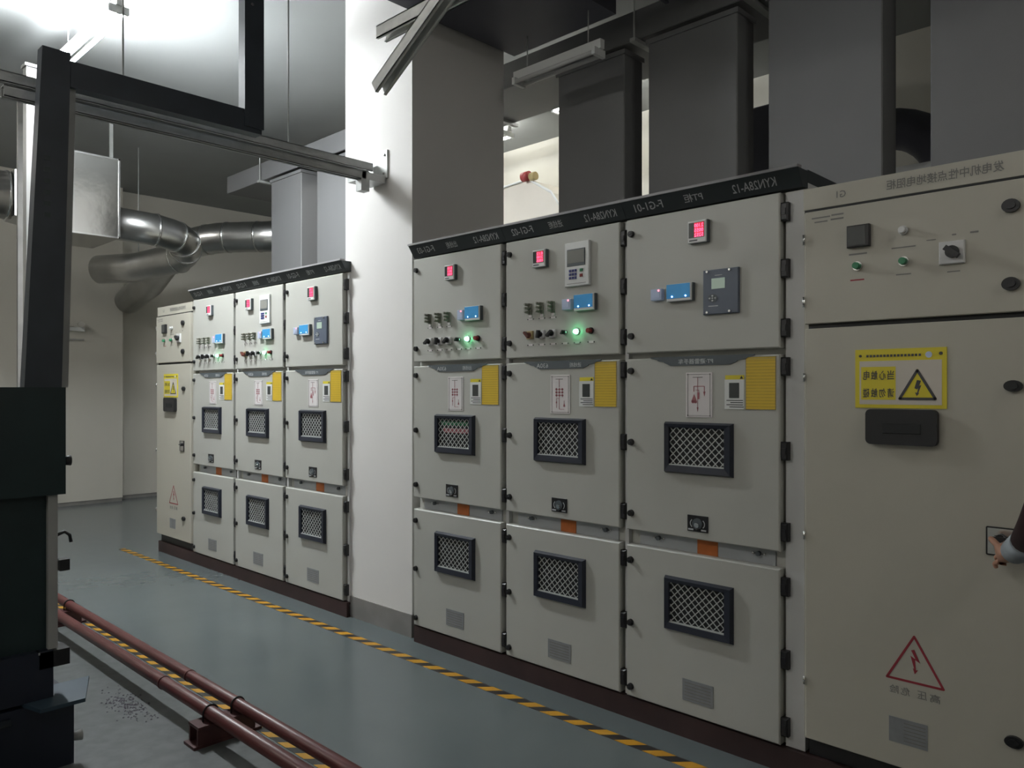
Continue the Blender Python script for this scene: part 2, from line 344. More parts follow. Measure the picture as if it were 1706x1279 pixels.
# ------------------------------------------------------------------ overhead ducts and risers behind the switchgear
def slab(name, x0, x1, y0, y1, z0, z1, m, label, cat, group=None, ribs=True):
    t = thing(name, label, cat, (x0, y0, z0), group)
    W, D, H = x1 - x0, y1 - y0, z1 - z0
    MB().chbox(0, W, 0, D, 0, H, 0.006).obj('casing', m, t)
    return t, W, D, H
riser_defs = [(-7.552, -6.955, 'wide grey riser duct, leftmost, above the far cabinet row'), (-6.668, -6.05, 'grey riser duct rising beside the left side of the white column'),
              (-3.567, -3.002, 'dark riser duct, first to the right of the lit gap by the column'), (-2.816, -2.204, 'wide dark riser duct behind the three-door instrument panel joint'),
              (-2.014, -1.403, 'wide dark riser duct above the junction with the beige cabinet'), (-1.18, -0.56, 'dark riser duct at the far right above the beige cabinet')]
for a, b, lab in riser_defs:
    z0 = 2.352 if (b < -1.35) else 2.302
    t, W, D, H = slab('riser_duct', a, b, 4.15, 4.35, z0, 3.735, M['duct'], lab, 'duct', 'riser ducts behind the switchgear')
    MB().box(-0.012, W + 0.012, -0.012, D + 0.012, 0, 0.03).obj('flange', M['duct'], t)
    MB().box(-0.012, W + 0.012, -0.012, D + 0.012, H - 0.03, H).obj('flange', M['duct'], t)
t = thing('busbar_duct', 'long grey horizontal busbar duct resting on the riser ducts', 'duct', (-8.56, 4.15, 3.77))
MB().chbox(0, 10.0, 0, 0.58, 0, 0.19, 0.006).obj('casing', M['duct'], t)
for x in (0.8, 2.75, 4.0, 5.65, 6.43, 7.3):
    MB().tube((x, -0.02, 0.0), (x, -0.02, 0.53), 0.006, 8).obj('hanger_rod', M['steel'], t)
    MB().box(x - 0.02, x + 0.02, -0.04, 0.62, -0.025, -0.001).obj('hanger_bar', M['steel'], t)
t = thing('cross_duct', 'large dark overhead duct crossing the aisle right of the white column', 'duct', (-3.745, 0.2, 3.83))
MB().box(0, 0.87, 0, 3.69, 0, 0.46).obj('casing', M['ductdark'], t)
for y in (0.9, 1.9, 2.9):
    MB().box(-0.012, 0.882, y, y + 0.03, -0.012, 0.46).obj('flange', M['ductdark'], t)
t = thing('cable_tray', 'dark cable tray crossing overhead near the right dark risers', 'cable tray', (-2.62, 2.2, 3.86))
for x in (0, 0.34): MB().box(x, x + 0.02, 0, 1.85, 0, 0.09).obj('side_rail', M['ductdark'], t)
for i in range(8): MB().box(0.0, 0.36, 0.1 + i * 0.23, 0.135 + i * 0.23, -0.012, 0.0).obj('rung', M['ductdark'], t)
for x in (0.09, 0.16, 0.23, 0.30): MB().path([(x + 0.01 * math.sin(k * 2 + x * 30), k * 0.185, 0.028) for k in range(11)], 0.026, 8).obj('cable', M['black'], t)
for y in (0.3, 1.5): MB().tube((0.01, y, 0.09), (0.01, y, 0.44), 0.006, 8).obj('hanger_rod', M['steel'], t)

# white insulated equipment behind, seen through the bright gap
t = thing('air_duct_elbow', 'pale insulated air duct elbow glimpsed through the bright gap', 'duct', (-5.25, 5.3, 0))
b = MB()
prof = [(-0.45, 2.45, 0.62), (-0.30, 3.22, 0.58), (0.02, 3.45, 0.52), (0.34, 3.47, 0.48), (0.62, 3.30, 0.44), (0.85, 3.0, 0.42)]
vs = []; 
for x, z, d in prof: vs += [(x, 0, z), (x + 0.02, d, z), (x + 0.02, d, z - 0.75), (x, 0, z - 0.75)]
fs = []
for i in range(len(prof) - 1):
    for k in range(4): fs.append((i * 4 + k, i * 4 + (k + 1) % 4, (i + 1) * 4 + (k + 1) % 4, (i + 1) * 4 + k))
fs += [(0, 1, 2, 3), tuple(len(vs) - 4 + k for k in (3, 2, 1, 0))]
b.add(vs, fs).obj('duct_body', M['signw'], t)
MB().path([(x, -0.012, z + 0.004) for x, z, d in prof], 0.012, 6).obj('seam', M['white'], t)
MB().tube((0.30, -0.04, 3.49), (0.38, -0.04, 3.49), 0.045, 14).obj('valve', M['redpart'], t, 'red valve body')
MB().tube((0.40, -0.04, 3.475), (0.46, -0.04, 3.475), 0.038, 14).obj('valve_cap', M['brasspl'], t)
for x, z0 in ((-0.1, 2.63), (0.45, 2.66)): MB().box(x - 0.03, x + 0.03, 0.2, 0.26, 0, z0).obj('stand', M['greytrim'], t)

t = thing('equipment_cabinet', 'dark tall enclosure glimpsed in the narrow gap between dark risers', 'cabinet', (-2.78, 5.0, 0))
MB().chbox(0, 0.62, 0, 0.6, 0, 3.46, 0.01).obj('casing', M['ductdark'], t)
MB().box(0.05, 0.57, -0.012, 0, 0.1, 3.30).obj('door', M['ductdark'], t)
MB().tube((0.5, -0.012, 1.5), (0.5, -0.05, 1.5), 0.015, 12).obj('handle', M['chrome'], t)
t = thing('exhaust_elbow', 'dark exhaust pipe elbow in the gap above the beige cabinet', 'pipe', (0, 0, 0))
MB().path([(-2.1, 5.55, 3.30)] + arc((-1.95, 5.5, 3.28), (-1.5, 5.35, 3.22), (-1.42, 5.32, 2.9), 8) + [(-1.42, 5.32, 0.0)], 0.13, 20).obj('pipe', M['ductdark'], t)
MB().tube((-1.42, 5.32, 2.72), (-1.42, 5.32, 2.75), 0.16, 20).obj('flange', M['ductdark'], t)

# ------------------------------------------------------------------ rails, struts and brackets
def channel(mb, p, q, wd, ht, axis='y', th=0.004):
    """an open U strut from p to q; web on top, two flanges"""
    p, q = Vector(p), Vector(q); d = (q - p).normalized()
    side = d.cross(Vector((0, 0, 1)));
    side = (Vector((0, 1, 0)) if side.length < 1e-3 else side).normalized(); up = side.cross(d).normalized()
    def plate(a0, a1, b0, b1):
        vs = [e + side * a + up * b for e in (p, q) for a, b in ((a0, b0), (a1, b0), (a1, b1), (a0, b1))]
        mb.add(vs, [(0, 1, 2, 3), (7, 6, 5, 4)] + [(i, 4 + i, 4 + (i + 1) % 4, (i + 1) % 4) for i in range(4)])
    h = wd / 2
    plate(-h, h, ht - th, ht); plate(-h, -h + th, 0, ht); plate(h - th, h, 0, ht)
    plate(-h, -h + 0.012, 0, th); plate(h - 0.012, h, 0, th)
    return mb
t = thing('strut_bracket', 'grey double-rail steel bracket arm bolted high on the white column face', 'bracket', (-4.116, 3.02, 2.96))
channel(MB(), (-0.05, -2.1, -0.03), (-0.05, -0.03, -0.03), 0.05, 0.05).obj('rail', M['steel'], t)
channel(MB(), (0.06, -2.1, -0.13), (0.06, -0.16, -0.13), 0.05, 0.05).obj('rail', M['steel'], t)
MB().box(-0.10, 0.10, -0.012, -0.0005, -0.09, 0.09).obj('wall_plate', M['steel'], t)
MB().box(-0.075, 0.085, -0.19, -0.012, -0.125, -0.08).obj('cross_arm', M['steel'], t)
MB().box(0.03, 0.09, -0.2, -0.14, -0.20, -0.125).obj('angle_clip', M['steel'], t)
for z in (-0.06, 0.06): MB().tube((0.07, -0.02, z), (0.07, -0.012, z), 0.009, 6).obj('bolt', M['chrome'], t)
for y in (-1.7, -1.0, -0.35): MB().box(-0.07, 0.085, y, y + 0.03, -0.082, -0.076).obj('cross_strap', M['steel'], t)
for y in (-0.62, -1.55): MB().tube((-0.05, y, 0.02), (-0.05, y, ZC - 2.96), 0.005, 8).obj('hanger_rod', M['steel'], t)

t = thing('hanging_strut', 'pair of galvanised strut channels hanging overhead in front of the white column', 'bracket', (-2.33, 1.7, 2.80))
channel(MB(), (0, 0.02, 0), (1.0, 0.02, 0), 0.048, 0.045).obj('rail', M['strut'], t)
channel(MB(), (0.085, -0.045, -0.235), (1.0, -0.045, 0.295), 0.048, 0.045).obj('brace', M['strut'], t)
MB().box(0.93, 0.99, -0.012, 0.052, 0.045, ZC - 2.80).obj('hanger', M['strut'], t)

# ------------------------------------------------------------------ silver ventilation ducts on the left
t = thing('duct_box', 'shiny aluminium-clad rectangular duct box on the left under the ceiling', 'duct', (-8.75, 2.10, 2.99))
bm = MB().chbox(0, 0.75, 0, 0.69, 0, 0.77, 0.004); bm.obj('duct_body', M['foil'], t)
for z in (0.0, 0.755): MB().box(0.745, 0.757, 0, 0.695, z, z + 0.015).obj('edge_trim', M['chrome'], t)
for y in (0.0, 0.68): MB().box(0.745, 0.757, y, y + 0.015, 0, 0.77).obj('edge_trim', M['chrome'], t)
MB().box(0.62, 0.64, 0.64, 0.67, 0.77, 1.31).obj('hanger_rod', M['steel'], t)
MB().box(0.45, 0.55, 0.15, 0.25, -0.05, 0).obj('inspection_cap', M['black'], t)
t = thing('round_duct', 'silver round spiral duct leaving the duct box and bending down', 'duct', (0, 0, 0))
pts = [Vector((-8.32, 2.80, 3.20)), Vector((-8.32, 3.25, 3.19))] + arc((-8.32, 3.3, 3.18), (-8.32, 3.72, 3.14), (-8.75, 3.68, 3.0), 8) + [Vector((-9.3, 3.45, 2.93)), Vector((-9.8, 3.2, 2.93))]
MB().path(pts, 0.165, 28).obj('duct_body', M['foilmid'], t)
for i in (1, 4, 6, 8, 10):
    d = (pts[i + 1] - pts[i - 1]).normalized() * 0.012; MB().tube(pts[i] - d, pts[i] + d, 0.171, 28).obj('seam_ring', M['chrome'], t)
MB().tube((-9.3, 3.45, 3.09), (-9.3, 3.45, ZC), 0.006, 6).obj('hanger_rod', M['steel'], t)
t = thing('round_duct', 'silver round duct elbow running right behind the grey riser duct', 'duct', (0, 0, 0))
pts = [Vector((-7.9, 4.9, 3.32)), Vector((-8.45, 4.49, 3.31))] + arc((-8.75, 4.26, 3.31), (-9.2, 3.95, 3.31), (-9.75, 3.95, 3.12), 8) + [Vector((-10.4, 4.0, 2.9)), Vector((-11.29, 4.05, 2.75))]
MB().path(pts, 0.175, 28).obj('duct_body', M['foilmid'], t)
for i in (1, 2, 4, 6, 8):
    d = (pts[i + 1] - pts[i - 1]).normalized() * 0.012; MB().tube(pts[i] - d, pts[i] + d, 0.181, 28).obj('seam_ring', M['chrome'], t)
MB().box(-8.05, -7.99, 4.78, 4.84, 3.49, 3.77).obj('hanger_bracket', M['greytrim'], t)
MB().box(-8.10, -8.02, 4.83, 4.89, 2.36, 3.16).obj('support_post', M['greytrim'], t)
t = thing('round_duct', 'silver round duct at the far left edge behind the black post', 'duct', (0, 0, 0))
MB().path([(-8.40, 1.97, 3.33), (-8.45, 1.6, 3.32), (-8.6, 1.1, 3.30), (-8.9, 0.4, 3.28)], 0.22, 24).obj('duct_body', M['foilmid'], t)
for y in (2.07, 1.75): MB().tube((-8.41, y - .13, 3.33), (-8.41, y - 0.15, 3.33), 0.227, 24).obj('seam_ring', M['chrome'], t)
MB().box(-8.6, -8.55, 1.3, 1.35, 3.5, ZC).obj('hanger_rod', M['steel'], t)
MB().add([(-8.62, 2.099, 3.1), (-8.2, 2.099, 3.1), (-8.2, 2.099, 3.56), (-8.62, 2.099, 3.56), (-8.60, 1.96, 3.12), (-8.22, 1.96, 3.12), (-8.22, 1.96, 3.54), (-8.60, 1.96, 3.54)], [(0, 1, 2, 3), (7, 6, 5, 4), (0, 4, 5, 1), (1, 5, 6, 2), (2, 6, 7, 3), (3, 7, 4, 0)]).obj('transition', M['foilmid'], t)
t = thing('steel_post', 'thin brown steel post at the far left edge of the photo', 'post', (-7.9, 1.925, 0))
MB().box(-0.02, 0.02, -0.02, 0.02, 0, ZC).obj('post', M['skirt'], t)
MB().box(-0.07, 0.07, -0.07, 0.07, 0.0, 0.012).obj('base_plate', M['brown'], t)
t = thing('white_post', 'white painted post standing just left behind the black hoist post', 'post', (-6.0, 1.525, 0))
MB().box(-0.04, 0.04, -0.035, 0.035, 0.012, 3.69).obj('post', M['paintpost'], t)
MB().box(-0.09, 0.09, -0.09, 0.09, 0.0, 0.012).obj('base_plate', M['paintpost'], t)
MB().box(-0.05, 0.05, -0.045, 0.045, 3.69, 3.71).obj('cap', M['paintpost'], t)

# emergency light on the end wall
t = thing('emergency_light', 'twin-head white emergency light on the pale end wall', 'lamp', (XE, 3.35, 2.3))
MB().chbox(0, 0.001, 0, 0.001, 0, 0.001, 0.0001)
MB().box(0, 0.05, -0.15, 0.14, 0.0, 0.05).obj('housing', M['white'], t)
for y in (-0.10, 0.08): MB().tube((0.03, y, 0.09), (0.12, y, 0.085), 0.028, 14, 0.042).obj('lamp_head', M['chrome'], t)
MB().box(0, 0.02, -0.15, 0.14, -0.12, -0.10).obj('cable_trunking', M['greytrim'], t)

# ------------------------------------------------------------------ switchgear cabinets
YD = 2.975     # plane of the door fronts
def vent(door, root, x0, x1, z0, z1, tint=False):
    o = [(x0, z0), (x1, z0), (x1, z1), (x0, z1)]
    l, r, bt, tp = 0.028, 0.036, 0.036, 0.024
    fi = [(x0 + l, z0 + bt), (x1 - r, z0 + bt), (x1 - r, z1 - tp), (x0 + l, z1 - tp)]
    vs = [(x, 0, z) for x, z in o] + [(x + (0.008 if x == x0 else -0.008), -0.022, z + (0.008 if z == z0 else -0.008)) for x, z in o] + \
         [(x, -0.018, z) for x, z in fi] + [(x, -0.002, z) for x, z in fi]
    fs = []
    for a in (0, 4, 8):
        for i in range(4): fs.append((a + i, a + 4 + i, a + 4 + (i + 1) % 4, a + (i + 1) % 4))
    MB().add(vs, fs).obj('vent_frame', M['vent'], door)
    a0, b0, a1, b1 = fi[0][0], fi[0][1], fi[2][0], fi[2][1]
    MB().box(a0 - 0.004, a1 + 0.004, -0.002, -0.0005, b0 - 0.004, b1 + 0.004).obj('vent_backing', M['void'], door)
    mb = MB(); cw, ch = 0.0345, 0.0335; wd = 0.0040
    W, H = a1 - a0, b1 - b0; slope = ch / cw
    for sgn in (1, -1):
        k = -int(H / ch) - 2
        while k * cw < W + H / slope:
            xs = a0 + k * cw
            # line: x = xs + t, z = b0 + slope*t (sgn 1) or z = b1 - slope*t (sgn -1)
            t0 = max(0, a0 - xs); t1 = min(H / slope, a1 - xs)
            if t1 - t0 > 0.006:
                if sgn == 1: mb.bar((xs + t0, b0 + slope * t0), (xs + t1, b0 + slope * t1), wd, -0.0075, -0.0055)
                else: mb.bar((xs + t0, b1 - slope * t0), (xs + t1, b1 - slope * t1), wd, -0.0055, -0.0035)
            k += 1
    mb.box(a0, a1, -0.014, -0.004, b0, b0 + 0.005)
    g = mb.obj('vent_mesh', M['wire'], door); g['kind'] = 'stuff'
    if tint:
        MB().box(a0 + 0.04, a1 - 0.004, -0.0034, -0.0022, b0 + 0.085, b0 + 0.112).obj('inner_label', M['pinkprint'], door, 'pinkish strip seen behind the mesh')
        MB().box(a0 + 0.02, a1 - 0.02, -0.0034, -0.0022, b0 + 0.13, b0 + 0.15).obj('inner_label', M['btngreen'], door, 'greenish strip seen behind the mesh')
def knob(door, x, z, rx=0.0135, rz=0.0135):
    mb = MB().ell(x, z, rx * 1.15, rz * 1.15, -0.006, 0, 16).ell(x, z, rx, rz, -0.016, -0.006, 16)
    mb.bar((x - rx * 0.5, z), (x + rx * 0.5, z), 0.004, -0.019, -0.016)
    mb.obj('lock_knob', M['black'], door)
def hinge(door, x, z):
    MB().chbox(x - 0.012, x + 0.020, 0.004, 0.056, z - 0.037, z + 0.037, 0.006).box(x - 0.004, x + 0.012, 0.001, 0.004, z - 0.012, z + 0.012).obj('hinge', M['black'], door)
def panel_box(door, name, x0, x1, z0, z1, d, m, c=0.003, label=None):
    return MB().chbox(x0, x1, -d, 0, z0, z1, c).obj(name, m, door, label)
def tape_label(door, x, z, w=0.03, h=0.011):
    MB().box(x - w / 2, x + w / 2, -0.0015, 0, z - h / 2, z + h / 2).obj('small_label', M['paper'], door)
    for sg in (-1, 1): MB().ell(x + sg * w * 0.62, z, 0.0028, 0.0028, -0.003, 0, 8).obj('screw', M['ink'], door)
def rotary(door, x, z, ang, plate='frame', hm='black', s=0.021):
    MB().chbox(x - s, x + s, -0.012, 0, z - s, z + s, 0.002).obj('switch_plate', M[plate], door)
    mb = MB().ell(x, z, s * 0.62, s * 0.62, -0.022, -0.012, 16)
    dx, dz = math.cos(ang) * s * 0.95, math.sin(ang) * s * 0.95
    mb.bar((x - dx, z - dz), (x + dx, z + dz), s * 0.55, -0.042, -0.022)
    mb.obj('switch_handle', M[hm], door)
def meter(door, x0, x1, z0, z1, rows):
    panel_box(door, 'meter_case', x0, x1, z0, z1, 0.020, M['slate'], 0.001)
    MB().chbox(x0 - 0.002, x1 - 0.004, -0.026, -0.020, z0, z1, 0.003).obj('meter_bezel', M['white'], door)
    w = x1 - x0
    MB().box(x0 + 0.004, x1 - w * 0.14, -0.0275, -0.026, z0 + 0.022, z1 - 0.008).obj('meter_screen', M['screendark'], door)
    MB().box(x0 + w * 0.34, x1 - w * 0.15, -0.0282, -0.0275, z0 + 0.024, z1 - 0.010).obj('lit_screen', M['redglow'], door)
    mb = MB(); hh = (z1 - z0 - 0.034) / 3
    for i, s in enumerate(rows):
        put_text(mb, s, x0 + w * 0.36, x1 - w * 0.17, z1 - 0.012 - (i + 0.88) * hh, z1 - 0.012 - (i + 0.12) * hh, -0.0290)
    mb.obj('digits', M['red_led'], door)
    MB().box(x0 + 0.006, x0 + w * 0.5, -0.0268, -0.026, z0 + 0.008, z0 + 0.013).obj('small_print', M['ink'], door)
def blue_display(door, x0, x1, z0, z1):
    panel_box(door, 'display_case', x0, x1, z0, z1, 0.020, M['slate'], 0.001)
    MB().chbox(x0 - 0.002, x1 - 0.003, -0.026, -0.020, z0, z1, 0.003).obj('display_bezel', M['white'], door)
    MB().box(x0 - 0.001, x1 - 0.010, -0.0275, -0.026, z0 + 0.013, z1 - 0.002).obj('display_screen', M['blue'], door)
    w = x1 - x0
    for u in (0.22, 0.76): MB().ell(x0 + w * u, z0 + 0.021, 0.0032, 0.0032, -0.0295, -0.0275, 10).obj('indicator_led', M['led_b'], door)
def small_display(door, x0, x1, z0, z1):
    panel_box(door, 'transmitter_case', x0, x1, z0, z1, 0.024, M['bluepale'], 0.002)
    MB().box(x0 + 0.006, x1 - 0.008, -0.0255, -0.024, z0 + 0.010, z1 - 0.014).obj('transmitter_face', M['bluepale'], door)
    MB().ell(x1 - 0.014, z1 - 0.008, 0.004, 0.004, -0.026, -0.024, 10).obj('indicator_led', M['led_r'], door)
def terminal(door, x, z):
    mb = MB().box(x - 0.013, x + 0.010, -0.008, 0, z - 0.03, z + 0.027)
    for dz in (-0.018, 0.001, 0.020):
        mb.tube((x - 0.004, -0.008, z + dz), (x - 0.012, -0.036, z + dz + 0.003), 0.0085, 10, 0.007)
        mb.bar((x - 0.016, z + dz + 0.006), (x + 0.006, z + dz + 0.006), 0.004, -0.026, -0.008)
    mb.obj('test_terminal', M['termin'], door)
    MB().chbox(x - 0.008, x + 0.012, -0.006, 0, z - 0.045, z - 0.031, 0.001).obj('terminal_base', M['paper'], door)
def push(door, x, z, m, r=0.0115, d=0.022, ring='frame'):
    MB().tube((x, 0, z), (x, -0.007, z), r * 1.3, 16).obj('button_ring', M[ring], door)
    MB().tube((x, -0.007, z), (x, -d, z), r, 16, r * 0.9).obj('push_button', m, door)
def diagram(door, x0, x1, z0, z1, kind):
    MB().chbox(x0, x1, -0.003, 0, z0, z1, 0.001).obj('diagram_plate', M['paper'], door)
    a, b, c, d = x0 + 0.010, x1 - 0.010, z0 + 0.008, z1 - 0.008; y0, y1 = -0.0042, -0.003; w, h = b - a, d - c
    mb = MB()
    for p, q in (((a, c), (b, c)), ((b, c), (b, d)), ((b, d), (a, d)), ((a, d), (a, c))): mb.bar(p, q, 0.0015, y0, y1)
    for p in ((a, c), (b, c), (a, d), (b, d)): mb.ell(p[0], p[1], 0.003, 0.003, y0 - 0.001, y1, 8)
    xc = a + w * 0.45
    mb.bar((xc - w * 0.22, d - h * 0.07), (xc + w * 0.22, d - h * 0.07), 0.003, y0, y1)
    mb.obj('diagram_border', M['inkgrey'], door)
    mb = MB(); X = lambda u: a + w * u; Z = lambda v: d - h * v; g = lambda *p, wd=0.0018: [mb.bar(p[i], p[i + 1], wd, y0, y1) for i in range(len(p) - 1)]
    if kind == 'feeder':
        g((xc, Z(.07)), (xc, Z(.30)))
        for i in range(3):
            for k in range(3): mb.ell(X(.28 + i * .18), Z(.36 + k * .085), 0.0065, 0.005, y0, y1, 10)
        for u in (.28, .46, .64): g((X(u), Z(.32)), (X(u), Z(.58)))
        for v in (.36, .445, .53): g((X(.22), Z(v)), (X(.70), Z(v)))
        g((xc, Z(.53)), (xc, Z(.92)), (X(.75), Z(.92))); g((X(.28), Z(.62)), (X(.28), Z(.88))); mb.ell(X(.28), Z(.73), 0.004, 0.006, y0, y1, 8)
        g((X(.28), Z(.62)), (xc, Z(.62))); g((X(.75), Z(.68)), (X(.75), Z(.86))); mb.prism([(X(.69), Z(.84)), (X(.81), Z(.84)), (X(.75), Z(.74))], y0, y1)
    else:
        g((xc, Z(.07)), (xc, Z(.90))); g((X(.28), Z(.42)), (X(.28), Z(.29)), (X(.75), Z(.29)), (X(.75), Z(.46)), wd=0.003)
        mb.prism([(X(.70), Z(.42)), (X(.80), Z(.42)), (X(.75), Z(.53))], y0, y1)
        mb.prism([(X(.16), Z(.66)), (X(.42), Z(.66)), (X(.29), Z(.48))], y0, y1); mb.ell(X(.24), Z(.67), 0.007, 0.006, y0, y1, 10); mb.ell(X(.35), Z(.67), 0.007, 0.006, y0, y1, 10)
        mb.box(X(.44), X(.53), y0 - 0.0005, y1, Z(.60), Z(.44)); g((X(.36), Z(.38)), (X(.5), Z(.38)), (X(.5), Z(.46)))
        mb.prism([(xc - 0.004, Z(.80)), (xc, Z(.90)), (xc + 0.004, Z(.80))], y0, y1)
    mb.obj('diagram_lines', M['pinkprint'], door)
def white_card(door, x0, x1, z0, z1):
    MB().box(x0, x1, -0.0025, 0, z0, z1 - 0.018).obj('notice_card', M['white'], door)
    MB().box(x0 + 0.003, x1, -0.0025, 0, z1 - 0.018, z1).obj('card_heading', M['signy'], door)
    w = x1 - x0
    mb = MB().box(x0 + w * .24, x0 + w * .75, -0.0038, -0.0025, z0 + 0.046, z1 - 0.032)
    mb.prism([(x1 - 0.018, z1 - 0.015), (x1 - 0.004, z1 - 0.015), (x1 - 0.011, z1 - 0.003)], -0.0038, -0.0025)
    for i, (u0, u1) in enumerate(((.1, .95), (.3, .95), (.1, .95), (.25, .98))): mb.box(x0 + w * u0, x0 + w * u1, -0.003, -0.0025, z0 + 0.034 - i * 0.009, z0 + 0.0375 - i * 0.009)
    mb.obj('card_print', M['screendark'], door)
def lock_plate(door, x, z):
    MB().chbox(x - 0.05, x + 0.05, -0.004, 0, z - 0.035, z + 0.035, 0.001).obj('lock_plate', M['black'], door)
    MB().tube((x, -0.004, z), (x, -0.009, z), 0.024, 20).obj('lock_escutcheon', M['slate'], door)
    MB().tube((x, -0.009, z - 0.004), (x, -0.015, z - 0.006), 0.011, 14).bar((x - 0.003, z - 0.024), (x + 0.012, z - 0.018), 0.006, -0.012, -0.006).obj('lock_cylinder', M['chrome'], door)
    mb = MB()
    for sgn in (-1, 1):
        pts = [(x + sgn * 0.035 * math.cos(a), z + 0.035 * math.sin(a) * 0.7) for a in [math.radians(-40 + 16 * k) for k in range(6)]]
        for p, q in zip(pts, pts[1:]): mb.bar(p, q, 0.0035, -0.0052, -0.004)
    mb.box(x - 0.045, x - 0.020, -0.005, -0.004, z - 0.030, z - 0.023); mb.box(x + 0.018, x + 0.042, -0.005, -0.004, z - 0.030, z - 0.023)
    mb.obj('lock_marks', M['text'], door)

def switchgear(x0, kind, label, group, head, number, extra_right=0.0):
    t = thing('switchgear_cabinet', label, 'cabinet', (x0, YD, 0), group)
    P = 0.784
    # carcass: front frame plane at y = 0.055
    MB().box(-0.004, P - 0.006, 0.055, 1.42, 0.10, 2.34).obj('carcass', M['cab'], t)
    MB().box(P - 0.028, P - 0.007 + extra_right, 0.030, 0.055, 0.10, 2.31).obj('frame_post', M['frame'], t)
    if extra_right: MB().box(P - 0.006, P - 0.007 + extra_right, 0.055, 1.42, 0.10, 2.34).obj('end_panel', M['frame'], t)
    R = P - 0.007 + extra_right
    # header plate leaning outwards
    hb = MB().add([(-0.006, 0.01, 2.318), (R, 0.01, 2.318), (R, -0.035, 2.386), (-0.006, -0.035, 2.386), (-0.006, 0.055, 2.318), (R, 0.055, 2.318), (R, 0.055, 2.386), (-0.006, 0.055, 2.386)],
                  [(0, 1, 2, 3), (5, 4, 7, 6), (0, 4, 5, 1), (3, 2, 6, 7), (0, 3, 7, 4), (1, 5, 6, 2)]).obj('header', M['header'], t)
    MB().box(-0.006, R, -0.042, -0.005, 2.386, 2.397).obj('header_lip', M['lip'], hb)
    MB().box(-0.004, R, 0.0555, 0.42, 2.3405, 2.392).obj('top_cover', M['header'], t)
    yy = lambda z: 0.01 - (z - 2.318) / 0.068 * 0.045 - 0.0012
    za, zb = 2.336, 2.368
    for s_, a_, b_ in ((head[0], 0.055, 0.205), (head[1], 0.315, 0.405), (head[2], 0.545, 0.735)):
        put_text(MB(), s_, a_, b_, za, zb, yy(za), yy(zb)).obj('lettering', M['textdim'], hb)
    DW = 0.745
    # ---- instrument door
    d = MB().chbox(0, DW, 0, 0.05, 1.69, 2.308, 0.005).obj('instrument_door', M['door'], t)
    for z in (2.240, 1.769): knob(d, 0.030, z)
    for z in (2.231, 2.006, 1.769): hinge(d, DW + 0.010, z)
    if kind == 'PT':
        meter(d, 0.343, 0.434, 2.152, 2.247, ('2.100', '0055', '5252'))
        blue_display(d, 0.236, 0.362, 1.909, 1.986); small_display(d, 0.149, 0.206, 1.922, 1.972)
        MB().chbox(0.408, 0.572, -0.014, 0, 1.841, 2.030, 0.003).obj('protection_relay', M['slategrey'], d)
        MB().box(0.450, 0.512, -0.016, -0.014, 1.948, 1.992).obj('relay_screen', M['lcd'], d)
        mb = MB().ell(0.455, 1.909, 0.022, 0.018, -0.0155, -0.014, 20); mb.obj('relay_keypad', M['slate'], d)
        for a in range(4): MB().ell(0.455 + 0.013 * math.cos(a * math.pi / 2), 1.909 + 0.010 * math.sin(a * math.pi / 2), 0.0045, 0.0038, -0.018, -0.0155, 8).obj('relay_key', M['text'], d)
        mb = MB().ell(0.455, 1.909, 0.004, 0.003, -0.018, -0.0155, 8).box(0.435, 0.48, -0.0152, -0.014, 1.874, 1.878).box(0.465, 0.50, -0.0152, -0.014, 2.003, 2.006)
        mb.obj('relay_print', M['text'], d)
        for x, z in ((0.430, 2.022), (0.534, 2.022), (0.430, 1.850), (0.534, 1.850)): MB().tube((x, -0.014, z), (x, -0.021, z), 0.005, 10).obj('screw', M['chrome'], d)
    else:
        o = {'A': 0.0, 'B': 0.0}[kind]
        xs = (0.157, 0.245, 0.326, 0.411, 0.488, 0.569) if kind == 'A' else (0.179, 0.258, 0.334, 0.414, 0.491, 0.577)
        if kind == 'A': meter(d, 0.313, 0.396, 2.150, 2.236, ('0.10', '2011', '1055'))
        else:
            meter(d, 0.216, 0.303, 2.148, 2.236, ('0.12', '2100', '1055'))
            MB().chbox(0.422, 0.575, -0.016, 0, 2.030, 2.246, 0.003).obj('protection_relay', M['white'], d)
            MB().chbox(0.438, 0.553, -0.0185, -0.016, 2.128, 2.212, 0.002).obj('relay_screen_frame', M['slate'], d)
            MB().box(0.443, 0.548, -0.0195, -0.0185, 2.143, 2.207).obj('relay_screen', M['screen'], d)
            for i in range(3):
                for k in range(3): MB().chbox(0.452 + i * 0.0175, 0.464 + i * 0.0175, -0.020, -0.016, 2.100 - k * 0.0175, 2.112 - k * 0.0175, 0.001).obj('key', M['navykey'], d)
            MB().chbox(0.520, 0.537, -0.020, -0.016, 2.098, 2.112, 0.001).obj('key', M['btngreen'], d, 'green relay key')
            MB().chbox(0.520, 0.537, -0.020, -0.016, 2.072, 2.087, 0.001).obj('key', M['btnred'], d, 'red relay key')
            MB().box(0.437, 0.557, -0.0165, -0.016, 2.042, 2.044).obj('relay_line', M['inkgrey'], d)
        bx = (0.486, 0.606) if kind == 'A' else (0.491, 0.615)
        blue_display(d, bx[0], bx[1], 1.907, 1.986)
        small_display(d, *((0.418, 0.466, 1.916, 1.972) if kind == 'A' else (0.410, 0.466, 1.918, 1.970)))
        for x in xs[:3]:
            terminal(d, x, 1.941); tape_label(d, x, 1.888)
        rotary(d, xs[0], 1.806, math.radians(215 if kind == 'A' else 135), 'brasspl' if kind == 'B' else 'frame', 'brown' if kind == 'B' else 'black')
        rotary(d, xs[1], 1.806, math.radians(80)); rotary(d, xs[2], 1.806, math.radians(40))
